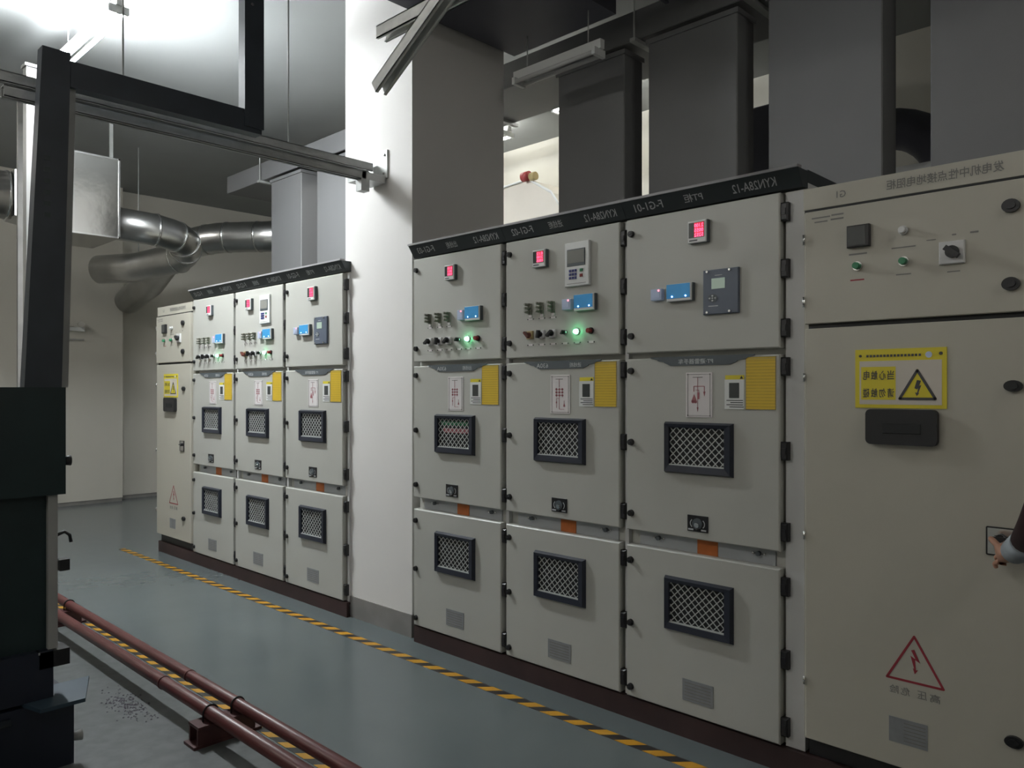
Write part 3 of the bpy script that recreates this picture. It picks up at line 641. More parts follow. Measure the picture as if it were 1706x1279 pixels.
        MB().tube((xs[3], 0, 1.808), (xs[3], -0.016, 1.808), 0.014, 16).obj('selector_ring', M['chrome'], d)
        MB().tube((xs[3], -0.016, 1.808), (xs[3], -0.022, 1.808), 0.0105, 14).bar((xs[3] - 0.006, 1.799), (xs[3] + 0.006, 1.817), 0.006, -0.034, -0.022).obj('selector_knob', M['black'], d)
        MB().tube((xs[4], 0, 1.808), (xs[4], -0.008, 1.808), 0.0150, 16).obj('lamp_ring', M['frame'], d)
        MB().tube((xs[4], -0.008, 1.808), (xs[4], -0.022, 1.808), 0.0125, 16, 0.010).obj('green_lamp', M['greenlamp'], d, 'glowing green indicator lamp')
        push(d, xs[5], 1.808, M['btnred'], 0.0125, 0.030, 'black')
        for x in xs: tape_label(d, x, 1.754)
    # ---- middle door
    d = MB().chbox(0, DW, 0, 0.05, 0.876, 1.664, 0.005).obj('circuit_breaker_door', M['door'], t)
    for z in (1.609, 1.281, 0.954): knob(d, 0.029, z)
    for z in (1.615, 1.278, 0.955): hinge(d, DW + 0.010, z)
    n = MB().prism([(0.240, 1.628), (0.530, 1.628), (0.560, 1.640), (0.565, 1.646), (0.600, 1.650), (0.612, 1.657), (0.640, 1.6635), (0.640, 1.668), (0.136, 1.668), (0.136, 1.6635), (0.170, 1.656), (0.178, 1.650), (0.205, 1.645), (0.212, 1.640)], -0.005, 0)
    n.obj('name_plate', M['slate'], d)
    for s_, a_, b_ in (((number[0], 0.282, 0.452),) if kind == 'PT' else ((number[0], 0.225, 0.305), (number[1], 0.445, 0.520))):
        put_text(MB(), s_, a_, b_, 1.634, 1.657, -0.0062).obj('lettering', M['text'], d)
    diagram(d, 0.318, 0.446, 1.403, 1.597, 'PT' if kind == 'PT' else 'feeder')
    white_card(d, 0.504, 0.592, 1.442, 1.583)
    MB().box(0.599, 0.729, -0.0025, 0, 1.441, 1.657).obj('yellow_notice', M['notice'], d)
    mb = MB()
    for p, q in (((0.6, 1.442), (0.728, 1.442)), ((0.728, 1.442), (0.728, 1.656)), ((0.728, 1.656), (0.6, 1.656)), ((0.6, 1.656), (0.6, 1.442)), ((0.600, 1.648), (0.728, 1.648))): mb.bar(p, q, 0.0014, -0.0032, -0.0025)
    mb.obj('notice_border', M['termin'], d)
    vent(d, t, 0.211, 0.545, 1.155, 1.381, tint=(kind == 'A' and x0 > -5))
    lock_plate(d, 0.376 if kind != 'A' else 0.350, 0.945)
    # ---- recessed strip with wing bolts
    s = MB().box(0.045, 0.705, 0.047, 0.0545, 0.790, 0.880).obj('strip_panel', M['zinc'], t)
    for x in (0.150, 0.635):
        MB().tube((x, 0.047, 0.848), (x, 0.030, 0.848), 0.010, 12).obj('bolt', M['slate'], s)
        MB().ball((x - 0.025, 0.042, 0.848), 0.0065, 8, 6).ball((x + 0.025, 0.042, 0.848), 0.0065, 8, 6).bar((x - 0.025, 0.848), (x + 0.025, 0.848), 0.005, 0.040, 0.045).obj('wing_nut', M['chrome'], s)
    MB().box(0.347, 0.446, 0.044, 0.047, 0.800, 0.872).obj('orange_label', M['orange'], s)
    # ---- lower door
    d = MB().chbox(0, DW, 0, 0.05, 0.106, 0.806, 0.005).obj('cable_compartment_door', M['door'], t)
    for z in (0.738, 0.449, 0.153): knob(d, 0.026, z)
    for z in (0.737, 0.447, 0.179): hinge(d, DW + 0.010, z)
    vent(d, t, 0.211, 0.545, 0.460, 0.698)
    MB().box(0.300, 0.450, -0.002, 0, 0.168, 0.262).obj('nameplate', M['nameplate'], d)
    mb = MB()
    for i in range(6): mb.box(0.312, 0.438, -0.0026, -0.002, 0.178 + i * 0.0135, 0.1815 + i * 0.0135)
    mb.obj('nameplate_print', M['inkgrey'], d)
    return t
K = 'KYN28A-12'
gl = 'switchgear cabinets of the far row'; gr = 'switchgear cabinets of the near row'
switchgear(-6.775, 'A', 'first grey switchgear cabinet right of the far beige cabinet, two blue displays', gl, ('F-G2-03', '出线柜', K), ('630A', '出线柜'))
switchgear(-5.991, 'B', 'middle grey switchgear cabinet of the far row, with a white keypad relay', gl, ('F-G2-02', '进线柜', K), ('630A', '进线柜'))
switchgear(-5.207, 'PT', 'far-row grey switchgear cabinet next to the white column, with a slate relay', gl, ('F-G2-01', 'PT柜', K), ('PT·避雷器手车', ''))
switchgear(-3.708, 'A', 'near-row grey switchgear cabinet just right of the white column', gr, ('F-G1-03', '出线柜', K), ('630A', '出线柜'))
switchgear(-2.924, 'B', 'middle grey switchgear cabinet of the near row, with large white keypad relay', gr, ('F-G1-02', '进线柜', K), ('630A', '进线柜'))
switchgear(-2.140, 'PT', 'near-row grey switchgear cabinet beside the beige cabinet, with a slate relay', gr, ('F-G1-01', 'PT柜', K), ('PT·避雷器手车', ''), extra_right=0.058)

def end_cabinet(x0, Wd, label, ko, so):
    t = thing('control_cabinet', label, 'cabinet', (x0, YD, 0), 'beige end cabinets')
    MB().box(0, Wd, 0.006, 1.3, 0.17, 2.30).obj('carcass', M['beige'], t)
    h = MB().chbox(0, Wd, -0.002, 0.006, 2.218, 2.30, 0.001).obj('title_panel', M['beige'], t)
    put_text(MB(), '发电机中性点接地电阻柜', 0.30 * Wd / 0.8, 0.66 * Wd / 0.8, 2.243, 2.279, -0.0032).obj('lettering', M['inkgrey'], h)
    put_text(MB(), 'G1', 0.128, 0.163, 2.246, 2.272, -0.0032).obj('lettering', M['inkgrey'], h)
    MB().box(0.004, Wd - 0.004, -0.0005, 0.006, 2.206, 2.218).obj('shadow_gap', M['void'], t)
    # instrument door
    d = MB().chbox(0.012, Wd - 0.004, -0.018, 0.004, 1.775, 2.206, 0.003).obj('instrument_door', M['beige'], t)
    d.location = (0, 0, 0); y = -0.018
    def B(*a): return MB().box(*a)
    m = MB().chbox(0.178, 0.258, y - 0.02, y, 2.046, 2.127, 0.003).obj('temperature_meter', M['black'], d); B(0.184, 0.246, y - 0.022, y - 0.02, 2.053, 2.121).obj('meter_screen', M['screendark'], m)
    MB().tube((0.370, y, 2.087), (0.370, y - 0.010, 2.087), 0.016, 16).obj('button_ring', M['frame'], d); MB().tube((0.370, y - 0.010, 2.087), (0.370, y - 0.026, 2.087), 0.013, 16, 0.011).obj('white_lamp', M['white'], d)
    for x, z in ((0.212, 1.978), (0.372, 1.977)):
        MB().tube((x, y, z), (x, y - 0.008, z), 0.017, 16).obj('button_ring', M['chrome'], d); MB().tube((x, y - 0.008, z), (x, y - 0.026, z), 0.0135, 16, 0.012).obj('push_button', M['btngreen'], d)
    MB().chbox(0.487, 0.566, y - 0.012, y, 1.950, 2.028, 0.003).obj('switch_plate', M['frame'], d)
    MB().tube((0.530, y - 0.012, 1.990), (0.530, y - 0.026, 1.990), 0.021, 18).bar((0.512, 2.005), (0.552, 1.972), 0.018, y - 0.042, y - 0.024).obj('switch_handle', M['black'], d)
    mb = MB()
    for x0_, x1_, z0_, z1_ in ((0.04, 0.11, 2.176, 2.181), (0.115, 0.16, 2.178, 2.184), (0.05, 0.10, 2.160, 2.165), (0.112, 0.16, 2.162, 2.168), (0.18, 0.245, 2.020, 2.026), (0.33, 0.41, 2.026, 2.030), (0.345, 0.395, 1.930, 1.934), (0.445, 0.475, 2.040, 2.043), (0.525, 0.538, 2.048, 2.053), (0.58, 0.605, 2.048, 2.054), (0.51, 0.55, 1.923, 1.927)):
        mb.box(x0_, x1_, y - 0.0006, y, z0_, z1_)
    mb.obj('small_print', M['inkgrey'], d)
    MB().box(0.185, 0.235, y - 0.0006, y, 1.925, 1.930).obj('small_print', M['redprint'], d, 'small red print')
    for z in (2.10, 1.86): MB().tube((0.010, -0.022, z - 0.02), (0.010, -0.022, z + 0.02), 0.005, 8).obj('hinge', M['chrome'], d)
    kx = Wd - ko
    for z in (2.120, 1.866): MB().ell(kx, z, 0.026, 0.022, y - 0.014, y, 18).ell(kx, z, 0.015, 0.012, y - 0.020, y - 0.014, 14).obj('lock_knob', M['black'], d)
    B(0.02, Wd - 0.004, -0.0005, 0.006, 1.757, 1.775).obj('shadow_gap', M['void'], t)
    # main door
    d = MB().chbox(0.012, Wd - 0.004, -0.014, 0.004, 0.175, 1.757, 0.003).obj('main_door', M['beige'], t); y = -0.014
    s = MB().box(0.203 + so, 0.509 + so, y - 0.004, y, 1.456, 1.669).obj('warning_sign', M['signy'], d)
    # warning sign print: white field, yellow word blocks, triangle, writing
    def sp(mb, name, m): mb.obj(name, m, d)
    q = y - 0.004; X = lambda u: 0.203 + so + u * 0.306; Z = lambda v: 1.456 + v * 0.213
    sp(MB().box(X(.05), X(.95), q - 0.0008, q, Z(.06), Z(.80)), 'sign_field', M['signw'])
    sp(MB().box(X(.07), X(.46), q - 0.0014, q - 0.0008, Z(.14), Z(.70)).prism([(X(.50), Z(.15)), (X(.90), Z(.15)), (X(.695), Z(.66))], q - 0.0012, q - 0.0008), 'sign_yellow_field', M['signy'])
    mb = MB(); tri = [(X(.505), Z(.16)), (X(.885), Z(.16)), (X(.695), Z(.63))]
    for i in range(3): mb.bar(tri[i], tri[(i + 1) % 3], 0.009, q - 0.0022, q - 0.0012)
    for p in tri: mb.ell(p[0], p[1], 0.0045, 0.0045, q - 0.0022, q - 0.0012, 10)
    c = lambda u, v: (X(u), Z(v))
    mb.prism([c(.665, .335), c(.708, .345), c(.735, .46), c(.692, .47)], q - 0.0022, q - 0.0012)
    mb.prism([c(.665, .335), c(.692, .315), c(.738, .385), c(.700, .372)], q - 0.0021, q - 0.0012)
    mb.prism([c(.692, .255), c(.704, .250), c(.738, .385), c(.712, .375)], q - 0.0020, q - 0.0012)
    mb.prism([c(.672, .265), c(.690, .205), c(.716, .255)], q - 0.0022, q - 0.0012)
    for row, v in (('当心触电', .48), ('请勿触碰', .18)):
        for k, ch in enumerate(row): put_text(mb, ch, X(.370 - k * .093), X(.445 - k * .093), Z(v), Z(v + .155), q - 0.0022, None, 0.012)
    for i in range(16): mb.box(X(.13 + i * .0385), X(.155 + i * .0385), q - 0.0012, q, Z(.865), Z(.905))
    mb.ell(X(.94), Z(.90), 0.006, 0.006, q - 0.002, q, 10); mb.ell(X(.06), Z(.89), 0.005, 0.005, q - 0.002, q, 10)
    sp(mb, 'sign_print', M['ink']); sp(MB().ell(X(.815), Z(.885), 0.011, 0.011, q - 0.0014, q, 16), 'sign_emblem', M['bluepale'])
    # black handle recess
    n = 6; hx0, hx1, hz0, hz1, r = 0.247 + so, 0.484 + so, 1.326, 1.452, 0.018; poly = []
    for cx_, cz_, a0 in ((hx1 - r, hz0 + r, -90), (hx1 - r, hz1 - r, 0), (hx0 + r, hz1 - r, 90), (hx0 + r, hz0 + r, 180)):
        for k in range(n + 1): a = math.radians(a0 + 90 * k / n); poly.append((cx_ + r * math.cos(a), cz_ + r * math.sin(a)))
    MB().prism(poly, y - 0.028, y).obj('door_handle', M['black'], d)
    MB().chbox(hx0 + 0.06, hx1 - 0.05, y - 0.031, y - 0.028, hz0 + 0.04, hz1 - 0.05, 0.002).obj('handle_grip', M['void'], d)
    # lock with escutcheon
    lx = kx - 0.03
    MB().chbox(lx - 0.040, lx + 0.040, y - 0.006, y, 0.978, 1.068, 0.002).obj('lock_plate', M['chrome'], d)
    mb = MB()
    for p_, q_ in (((lx - .04, .978), (lx - .04, 1.068)), ((lx - .04, 1.068), (lx + .04, 1.068)), ((lx + .04, 1.068), (lx + .04, .978)), ((lx + .04, .978), (lx - .04, .978))): mb.bar(p_, q_, 0.004, y - 0.008, y)
    mb.tube((lx, y - 0.006, 1.035), (lx, y - 0.022, 1.035), 0.013, 12).bar((lx - 0.02, 1.036), (lx + 0.02, 1.036), 0.009, y - 0.026, y - 0.016).obj('lock_handle', M['black'], d)
    MB().ell(kx + 0.006, 1.534, 0.027, 0.019, y - 0.014, y, 18).ell(kx + 0.006, 1.534, 0.015, 0.011, y - 0.020, y - 0.014, 14).obj('lock_knob', M['black'], d)
    MB().ell(kx + 0.008, 0.378, 0.027, 0.019, y - 0.014, y, 18).ell(kx + 0.008, 0.378, 0.015, 0.011, y - 0.020, y - 0.014, 14).obj('lock_knob', M['black'], d)
    # red high-voltage triangle and words
    ox = so * 0.6
    mb = MB(); tri = [(0.313 + ox, 0.490), (0.498 + ox, 0.490), (0.404 + ox, 0.652)]
    for i in range(3): mb.bar(tri[i], tri[(i + 1) % 3], 0.008, y - 0.0008, y)
    for p in tri: mb.ell(p[0], p[1], 0.004, 0.004, y - 0.0009, y, 10)
    mb.prism([(0.394 + ox, 0.602), (0.404 + ox, 0.606), (0.424 + ox, 0.562), (0.407 + ox, 0.571), (0.410 + ox, 0.535), (0.417 + ox, 0.537), (0.406 + ox, 0.520), (0.400 + ox, 0.540), (0.404 + ox, 0.539), (0.392 + ox, 0.582), (0.409 + ox, 0.573)][::-1], y - 0.0008, y)
    mb.obj('warning_triangle', M['redprint'], d)
    mb = MB(); put_text(mb, '压', 0.415 + ox, 0.445 + ox, 0.437, 0.466, y - 0.0008); put_text(mb, '高', 0.455 + ox, 0.488 + ox, 0.437, 0.466, y - 0.0008)
    mb.obj('warning_words', M['inkgrey'], d); mb = MB(); put_text(mb, '险', 0.322 + ox, 0.352 + ox, 0.437, 0.466, y - 0.0008); put_text(mb, '危', 0.360 + ox, 0.390 + ox, 0.437, 0.466, y - 0.0008)
    mb.obj('warning_words', M['inkgrey'], d)
    MB().box(0.320 + ox, 0.448 + ox, y - 0.0012, y, 0.262, 0.352).obj('nameplate', M['nameplate'], d)
    mb = MB()
    for i in range(6): mb.box(0.37 + ox, 0.442 + ox, y - 0.0018, y - 0.0012, 0.274 + i * 0.0125, 0.277 + i * 0.0125)
    mb.obj('nameplate_print', M['inkgrey'], d)
    for z in (1.57, 0.96, 0.40): MB().tube((0.010, -0.018, z - 0.016), (0.010, -0.018, z + 0.016), 0.005, 8).obj('hinge', M['chrome'], d)
    # recessed black plinth
    MB().box(0.01, Wd - 0.005, 0.03, 1.28, 0.10, 0.17).obj('plinth', M['black'], t)
    return t
end_cabinet(-1.298, 0.82, 'large beige control cabinet at the right edge with yellow warning sign', 0.121, 0.0)
end_cabinet(-7.545, 0.756, 'narrow-looking beige control cabinet at the left end of the far row', 0.145, -0.02)

for x0, x1, lab in ((-7.545, -4.425, 'red-brown steel base channel under the far row of cabinets'), (-3.712, -0.45, 'red-brown steel base channel under the near row of cabinets')):
    t = thing('base_channel', lab, 'steel base', (x0, YD, 0))
    W = x1 - x0
    MB().box(0, W, 0.006, 0.024, 0, 0.098).obj('web', M['channel'], t)
    MB().box(0, W, 0.024, 0.10, 0.086, 0.098).obj('top_flange', M['channel'], t)
    MB().box(0, W, 0.024, 0.10, 0, 0.010).obj('bottom_flange', M['channel'], t)
    MB().box(0, W, 1.32, 1.34, 0, 0.098).obj('rear_web', M['channel'], t)
    for k in range(5): MB().box(W * k / 4 * 0.98, W * k / 4 * 0.98 + 0.05, 0.10, 1.32, 0.04, 0.098).obj('cross_member', M['channel'], t)

# ------------------------------------------------------------------ floor tape, pipes
tag(box(-7.9, 0.6, 2.745, 2.805, 0.0002, 0.0016).obj('hazard_tape', M['tape']), 'yellow and black hazard tape on the floor in front of the cabinets', 'floor tape')
tag(box(-8.2, 0.6, 1.715, 1.775, 0.0002, 0.0016).obj('hazard_tape', M['tape']), 'yellow and black hazard tape on the floor between the two red pipes', 'floor tape')
for y, z, r, lab in ((1.525, 0.122, 0.029, 'red-brown floor pipe, the one nearer the camera and machine'), (1.650, 0.122, 0.027, 'red-brown floor pipe, the one nearer the cabinets')):
    t = thing('floor_pipe', lab, 'pipe', (-8.4, y, z), 'red-brown floor pipes')
    MB().tube((0, 0, 0), (8.8, 0, 0), r, 24).obj('pipe', M['pipe'], t)
    for x in (2.0, 4.6, 6.9): MB().tube((x, 0, 0), (x + 0.012, 0, 0), r + 0.003, 24).obj('weld_ring', M['pipe'], t)
for x, lab in ((-3.30, 'red-brown pipe support block with clamps, the one nearest the camera'), (-5.62, 'red-brown pipe support block farther off beside the machine')):
    t = thing('pipe_support', lab, 'support', (x, 1.45, 0))
    MB().box(-0.05, 0.05, -0.02, 0.29, 0.0, 0.012).obj('base_plate', M['pipesup'], t)
    MB().box(-0.05, 0.05, -0.0, 0.26, 0.078, 0.090).obj('saddle_plate', M['pipesup'], t)
    MB().box(-0.045, -0.033, 0.0, 0.26, 0.012, 0.078).obj('web', M['pipesup'], t)
    MB().box(0.033, 0.045, 0.0, 0.26, 0.012, 0.078).obj('web', M['pipesup'], t)
    for cy, r in ((0.075, 0.033), (0.200, 0.031)):
        pts = [(0, cy - r, 0.09)] + [(0, cy - r * math.cos(a), 0.122 + r * math.sin(a)) for a in [math.pi * k / 10 for k in range(11)]] + [(0, cy + r, 0.09)]
        MB().path(pts, 0.004, 8).obj('u_clamp', M['black'], t)
mb = MB()
for i in range(260):
    a = random.gauss(0, 0.11); b_ = random.gauss(0, 0.035); s = random.uniform(0.002, 0.006); x, y = -3.97 + a, 1.42 + b_
    mb.add([(x - s, y - s * 0.5, 0), (x + s, y - s, 0), (x + s * 0.4, y + s, 0), (x, y, s * 0.7)], [(0, 2, 1), (0, 1, 3), (1, 2, 3), (2, 0, 3)])
o = mb.obj('floor_debris', M['chip'], kind='stuff', loc=(0, 0, 0.0005)); tag(o, 'patch of crumbled grey debris on the floor beside the pipes', 'debris')

# ------------------------------------------------------------------ generator / hoist frame at the left
t = thing('generator_set', 'dark green-black machine housing at the bottom left edge', 'machine', (-4.4, 0.2, 0))
MB().chbox(-0.6, 0.90, -1.6, 0.77, 0.29, 0.48, 0.01).obj('bedplate', M['navy'], t)
MB().box(-0.55, 0.90, -1.6, 0.845, 0, 0.275).obj('base_skid', M['navy'], t)
MB().chbox(-0.55, 0.86, -1.5, 0.775, 0.48, 1.10, 0.01).obj('engine_cover', M['dkgreen'], t)
MB().chbox(-0.55, 0.90, -1.5, 0.815, 1.10, 1.532, 0.008).obj('control_box', M['dkgreen'], t)
MB().box(0.86, 0.885, 0.755, 0.79, 0.48, 1.10).obj('corner_trim', M['greytrim'], t)
MB().box(0.80, 0.90, 0.72, 0.83, 0.41, 0.475).obj('foot_bracket', M['black'], t)
MB().box(0.80, 0.905, 0.715, 0.722, 0.470, 0.480).obj('bracket_cap', M['chrome'], t)
MB().add([(0.78, 0.62, 0.30), (0.78, 0.94, 0.30), (0.99, 0.86, 0.285), (0.99, 0.70, 0.285), (0.78, 0.62, 0.285), (0.78, 0.94, 0.285), (0.99, 0.86, 0.27), (0.99, 0.70, 0.27)],
         [(0, 3, 2, 1), (4, 5, 6, 7), (0, 1, 5, 4), (1, 2, 6, 5), (2, 3, 7, 6), (3, 0, 4, 7)]).obj('foot_plate', M['blueplate'], t)
MB().tube((0.88, 0.815, 1.234), (0.88, 0.838, 1.234), 0.018, 14, 0.022).obj('knob', M['black'], t)
MB().path([(0.875, 0.78, 0.93), (0.88, 0.815, 0.945), (0.88, 0.835, 0.93), (0.88, 0.84, 0.90)], 0.007, 8).obj('hook', M['black'], t)
MB().chbox(0.86, 0.90, 0.79, 0.83, 0.79, 0.835, 0.004).obj('latch', M['black'], t)
MB().tube((0.88, 0.845, 0.10), (0.88, 0.88, 0.10), 0.016, 12, 0.022).obj('drain_plug', M['greytrim'], t)
MB().path([(0.905, -1.5, 0.235), (0.905, 0.0, 0.235), (0.905, 0.62, 0.235)], 0.014, 8).obj('handrail', M['steelblack'], t)

t = thing('hoist_frame', 'black steel frame with post, beam and hanger at upper left', 'steel frame', (-3.85, 1.0, 0))
MB().add([(-0.07, -0.045, 1.533), (0.0, -0.045, 1.533), (0.0, 0.100, 1.533), (-0.07, 0.100, 1.533), (-0.07, 0.024, 3.03), (0.0, 0.024, 3.03), (0.0, 0.137, 3.03), (-0.07, 0.137, 3.03)],
         [(0, 3, 2, 1), (4, 5, 6, 7), (0, 1, 5, 4), (1, 2, 6, 5), (2, 3, 7, 6), (3, 0, 4, 7)]).obj('post', M['steelblack'], t)
MB().add([(-0.10, 0.105, 1.533), (-0.03, 0.105, 1.533), (-0.03, 0.135, 1.533), (-0.10, 0.135, 1.533), (-0.10, 0.14, 2.95), (-0.03, 0.14, 2.95), (-0.03, 0.168, 2.95), (-0.10, 0.168, 2.95)],
         [(0, 3, 2, 1), (4, 5, 6, 7), (0, 1, 5, 4), (1, 2, 6, 5), (2, 3, 7, 6), (3, 0, 4, 7)]).obj('side_strip', M['greytrim'], t)
MB().box(-0.07, 0.0, 0.137, 1.06, 2.88, 2.995).obj('beam', M['steelblack'], t)
MB().box(-0.06, 0.01, 0.96, 1.068, 2.905, ZC).obj('hanger', M['steelblack'], t)
for z in (3.55, 3.60, 3.9): MB().tube((0.01, 1.0, z), (0.016, 1.0, z), 0.008, 8).obj('bolt', M['chrome'], t)
mb = MB()
for k in range(6): mb.box(0.0, 0.002, 0.03 + 0.005 * k * 0, 0.055, 2.28 + k * 0.05, 2.30 + k * 0.05)
mb.obj('slots', M['dkgreen'], t)

# ------------------------------------------------------------------ person at the right edge, hand on the cabinet lock
def skin_obj(name, chains, m, parent, sub=2):
    """chains: lists of (x,y,z,r) sharing their first vertex with an existing one when equal; one continuous skin surface"""
    vs, rs, es = [], [], []
    def idx(p):
        for i, v in enumerate(vs):
            if (Vector(v) - Vector(p[:3])).length < 1e-5: return i
        vs.append(p[:3]); rs.append(p[3] if isinstance(p[3], tuple) else (p[3], p[3])); return len(vs) - 1
    for c in chains:
        prev = None
        for p in c:
            i = idx(p)
            if prev is not None: es.append((prev, i))
            prev = i
    me = bpy.data.meshes.new(name); me.from_pydata(vs, es, []); o = bpy.data.objects.new(name, me); C.objects.link(o)
    sk = o.modifiers.new('skin', 'SKIN'); sk.use_smooth_shade = True
    if not me.skin_vertices: me.attributes  # layer is created with the modifier below
    bm = bmesh.new(); bm.from_mesh(me); lay = bm.verts.layers.skin.verify(); bm.verts.ensure_lookup_table()
    for i, v in enumerate(bm.verts): v[lay].radius = rs[i]; v[lay].use_root = (i == 0)
    bm.to_mesh(me); bm.free()
    if sub: s = o.modifiers.new('sub', 'SUBSURF'); s.levels = sub; s.render_levels = sub
    dg = bpy.context.evaluated_depsgraph_get(); dg.update()
    m2 = bpy.data.meshes.new_from_object(o.evaluated_get(dg)); bpy.data.objects.remove(o)
    m2.materials.clear(); m2.materials.append(m); m2.polygons.foreach_set('use_smooth', [True] * len(m2.polygons))
    o = bpy.data.objects.new(name, m2); C.objects.link(o); o.parent = parent; return o
pr = thing('person', 'person in a dark maroon jacket at the right edge, hand on the cabinet lock', 'person', (-0.17, 2.48, 0))
pel = (0, 0, 0.95, (0.14, 0.10)); chest = (0, 0.0, 1.30, (0.16, 0.10)); neck = (0, 0.01, 1.48, 0.055)
shL = (-0.17, 0.0, 1.40, 0.055); shR = (0.17, 0.0, 1.40, 0.055)
elL = (-0.275, 0.04, 1.15, 0.042); wrL = (-0.385, 0.285, 1.025, 0.026); elR = (0.24, -0.02, 1.12, 0.042); wrR = (0.25, 0.06, 0.87, 0.028)
palL = (-0.425, 0.365, 1.0, (0.034, 0.018)); palR = (0.25, 0.09, 0.80, (0.036, 0.018))
body = [[pel, (0, 0, 1.12, (0.12, 0.09)), chest, neck, (0, 0.02, 1.56, 0.06)], [chest, shL, elL, wrL, palL], [chest, shR, elR, wrR, palR],
        [pel, (-0.10, 0, 0.86, 0.085), (-0.11, 0.01, 0.47, 0.055), (-0.11, -0.02, 0.09, 0.04), (-0.12, 0.12, 0.035, 0.035)],
        [pel, (0.10, 0, 0.86, 0.085), (0.11, 0.01, 0.47, 0.055), (0.11, -0.02, 0.09, 0.04), (0.12, 0.12, 0.035, 0.035)]]
# fingers of the visible (left) hand closing on the lock, then the thumb
for k, (dx, dz, ln) in enumerate(((0.020, 0.012, 0.9), (0.007, 0.005, 1.0), (-0.007, -0.004, 0.95), (-0.019, -0.014, 0.75))):
    bx, by, bz = palL[0] + dx * 0.2 - 0.002, palL[1] + 0.02, palL[2] + dz * 2.0
    body.append([palL, (bx - 0.006, by + 0.012, bz, 0.0105), (bx - 0.020, by + 0.012 + 0.030 * ln, bz - 0.004, 0.0092), (bx - 0.036, by + 0.014 + 0.042 * ln, bz - 0.014, 0.0085), (bx - 0.030, by + 0.014 + 0.044 * ln, bz - 0.030, 0.0072)])
body.append([palL, (palL[0] - 0.020, palL[1] - 0.002, palL[2] + 0.030, 0.012), (palL[0] - 0.040, palL[1] + 0.024, palL[2] + 0.042, 0.010), (palL[0] - 0.050, palL[1] + 0.050, palL[2] + 0.040, 0.0085)])
for k, (dx, ln) in enumerate(((-0.024, 0.9), (-0.008, 1.0), (0.008, 0.95), (0.024, 0.75))):
    body.append([palR, (palR[0] + dx, palR[1] + 0.012, palR[2] - 0.045, 0.0105), (palR[0] + dx, palR[1] + 0.022, palR[2] - 0.045 - 0.035 * ln, 0.0092), (palR[0] + dx, palR[1] + 0.014, palR[2] - 0.045 - 0.065 * ln, 0.008)])
body.append([palR, (palR[0] - 0.036, palR[1] + 0.016, palR[2] - 0.012, 0.012), (palR[0] - 0.044, palR[1] + 0.03, palR[2] - 0.045, 0.0095), (palR[0] - 0.040, palR[1] + 0.035, palR[2] - 0.070, 0.0085)])
bo = skin_obj('body', body, M['skin'], pr)
# head with face, facing the cabinets (+y)
hd = MB(); nU, nV = 28, 20; vs = []; fs = []
for j in range(nV + 1):
    tt = math.pi * j / nV
    for i in range(nU):
        p = 2 * math.pi * i / nU; sx, sy, sz = math.sin(tt) * math.cos(p), math.sin(tt) * math.sin(p), math.cos(tt)
        x, y, z = 0.075 * sx, 0.095 * sy, 0.118 * sz
        if sz < 0: x *= 1 + 0.30 * sz; y *= 1 + 0.10 * sz
        if sy > 0.5:                                             # face relief
            fx, fz = x / 0.075, z / 0.118
            y += 0.024 * math.exp(-(fx / 0.16) ** 2 - ((fz + 0.18) / 0.20) ** 2)
            y -= 0.010 * (math.exp(-((fx - 0.42) / 0.2) ** 2 - ((fz - 0.02) / 0.12) ** 2) + math.exp(-((fx + 0.42) / 0.2) ** 2 - ((fz - 0.02) / 0.12) ** 2))
            y += 0.006 * math.exp(-(fx / 0.35) ** 2 - ((fz + 0.52) / 0.10) ** 2)
        vs.append((x, 0.035 + y, 1.635 + z))
for j in range(nV):
    for i in range(nU): fs.append((j * nU + i, (j + 1) * nU + i, (j + 1) * nU + (i + 1) % nU, j * nU + (i + 1) % nU))
hd.add(vs, fs, True)
for s in (-1, 1): hd.ball((s * 0.076, 0.03, 1.63), 0.03, 10, 8, (0.35, 0.55, 1.0))
head = hd.obj('head', M['skin'], pr)
for s in (-1, 1):
    MB().ball((s * 0.031, 0.112, 1.640), 0.012, 10, 8).obj('eye', M['eye'], head); MB().ball((s * 0.031, 0.1225, 1.640), 0.0045, 8, 6).obj('pupil', M['hair'], head)
MB().ball((0, 0.123, 1.575), 0.02, 12, 6, (1.1, 0.4, 0.3)).obj('mouth', M['lip_skin'], head)
hb = MB(); vs = []; fs = []
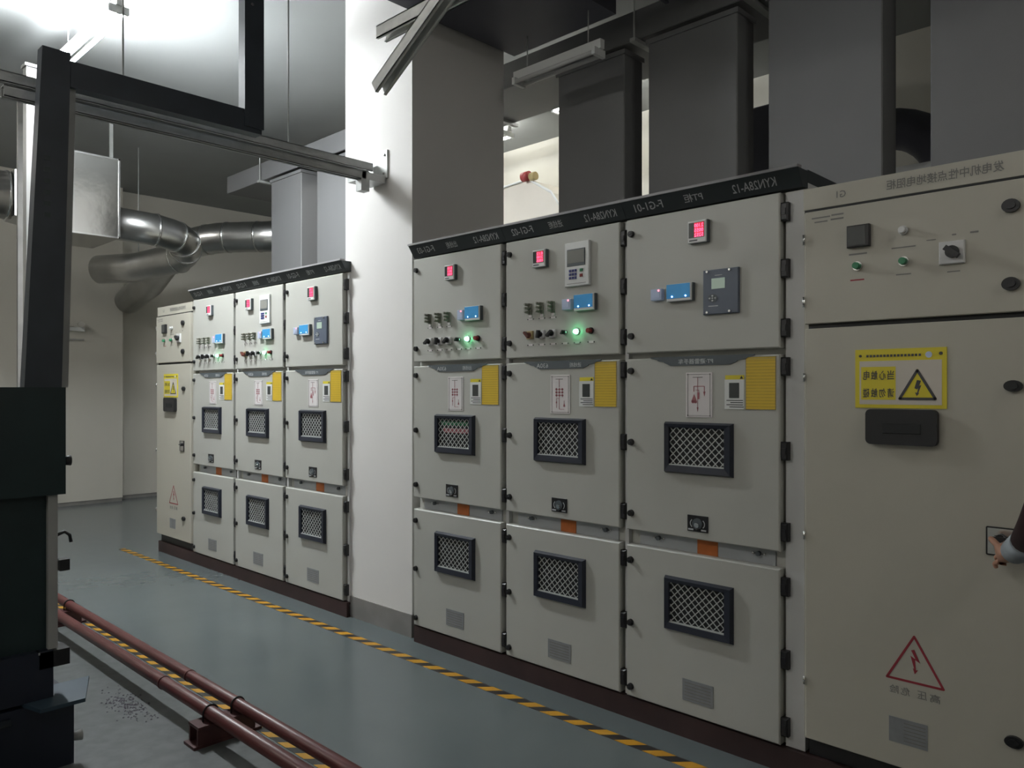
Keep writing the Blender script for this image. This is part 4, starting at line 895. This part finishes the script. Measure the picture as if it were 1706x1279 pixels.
for j in range(9):
    tt = math.pi * 0.56 * j / 8
    for i in range(24):
        p = 2 * math.pi * i / 24; k = 1.0 if math.sin(p) < 0.35 else 0.62
        tj = tt * k; vs.append((0.082 * math.sin(tj) * math.cos(p), 0.030 + 0.103 * math.sin(tj) * math.sin(p), 1.640 + 0.124 * math.cos(tj)))
for j in range(8):
    for i in range(24): fs.append((j * 24 + i, (j + 1) * 24 + i, (j + 1) * 24 + (i + 1) % 24, j * 24 + (i + 1) % 24))
hb.add(vs, fs, True).obj('hair', M['hair'], head)
# clothing
pj = (0, 0, 0.95, (0.19, 0.13)); cj = (0, 0, 1.30, (0.20, 0.13))
skin_obj('jacket', [[pj, (0, 0, 1.12, (0.17, 0.12)), cj, (0, 0.005, 1.43, 0.085)], [cj, (-0.18, 0, 1.39, 0.075), (-0.275, 0.04, 1.15, 0.055), (-0.345, 0.195, 1.072, 0.036)],
                    [cj, (0.18, 0, 1.39, 0.075), (0.24, -0.02, 1.12, 0.060), (0.25, 0.04, 0.92, 0.046)], [pj, (0, 0, 0.80, (0.20, 0.14)), (0, 0, 0.70, (0.19, 0.13))],
                    [(0, 0, 0.80, (0.20, 0.14)), (-0.24, 0.08, 0.86, 0.07), (-0.30, 0.11, 0.80, 0.055)]], M['jacket'], pr)
skin_obj('trousers', [[(0, 0, 0.9, (0.15, 0.11)), (-0.10, 0, 0.84, 0.10), (-0.11, 0.01, 0.47, 0.075), (-0.11, -0.015, 0.08, 0.065)], [(0, 0, 0.9, (0.15, 0.11)), (0.10, 0, 0.84, 0.10), (0.11, 0.01, 0.47, 0.075), (0.11, -0.015, 0.08, 0.065)]], M['trouser'], pr)
MB().tube((-0.338, 0.18, 1.08), (-0.378, 0.27, 1.033), 0.036, 18, 0.038).obj('cuff', M['cuff'], pr, 'pale blue shirt cuff')
for s in (-1, 1): MB().chbox(s * 0.115 - 0.05, s * 0.115 + 0.05, -0.11, 0.19, 0, 0.085, 0.02).obj('shoe', M['black'], pr)
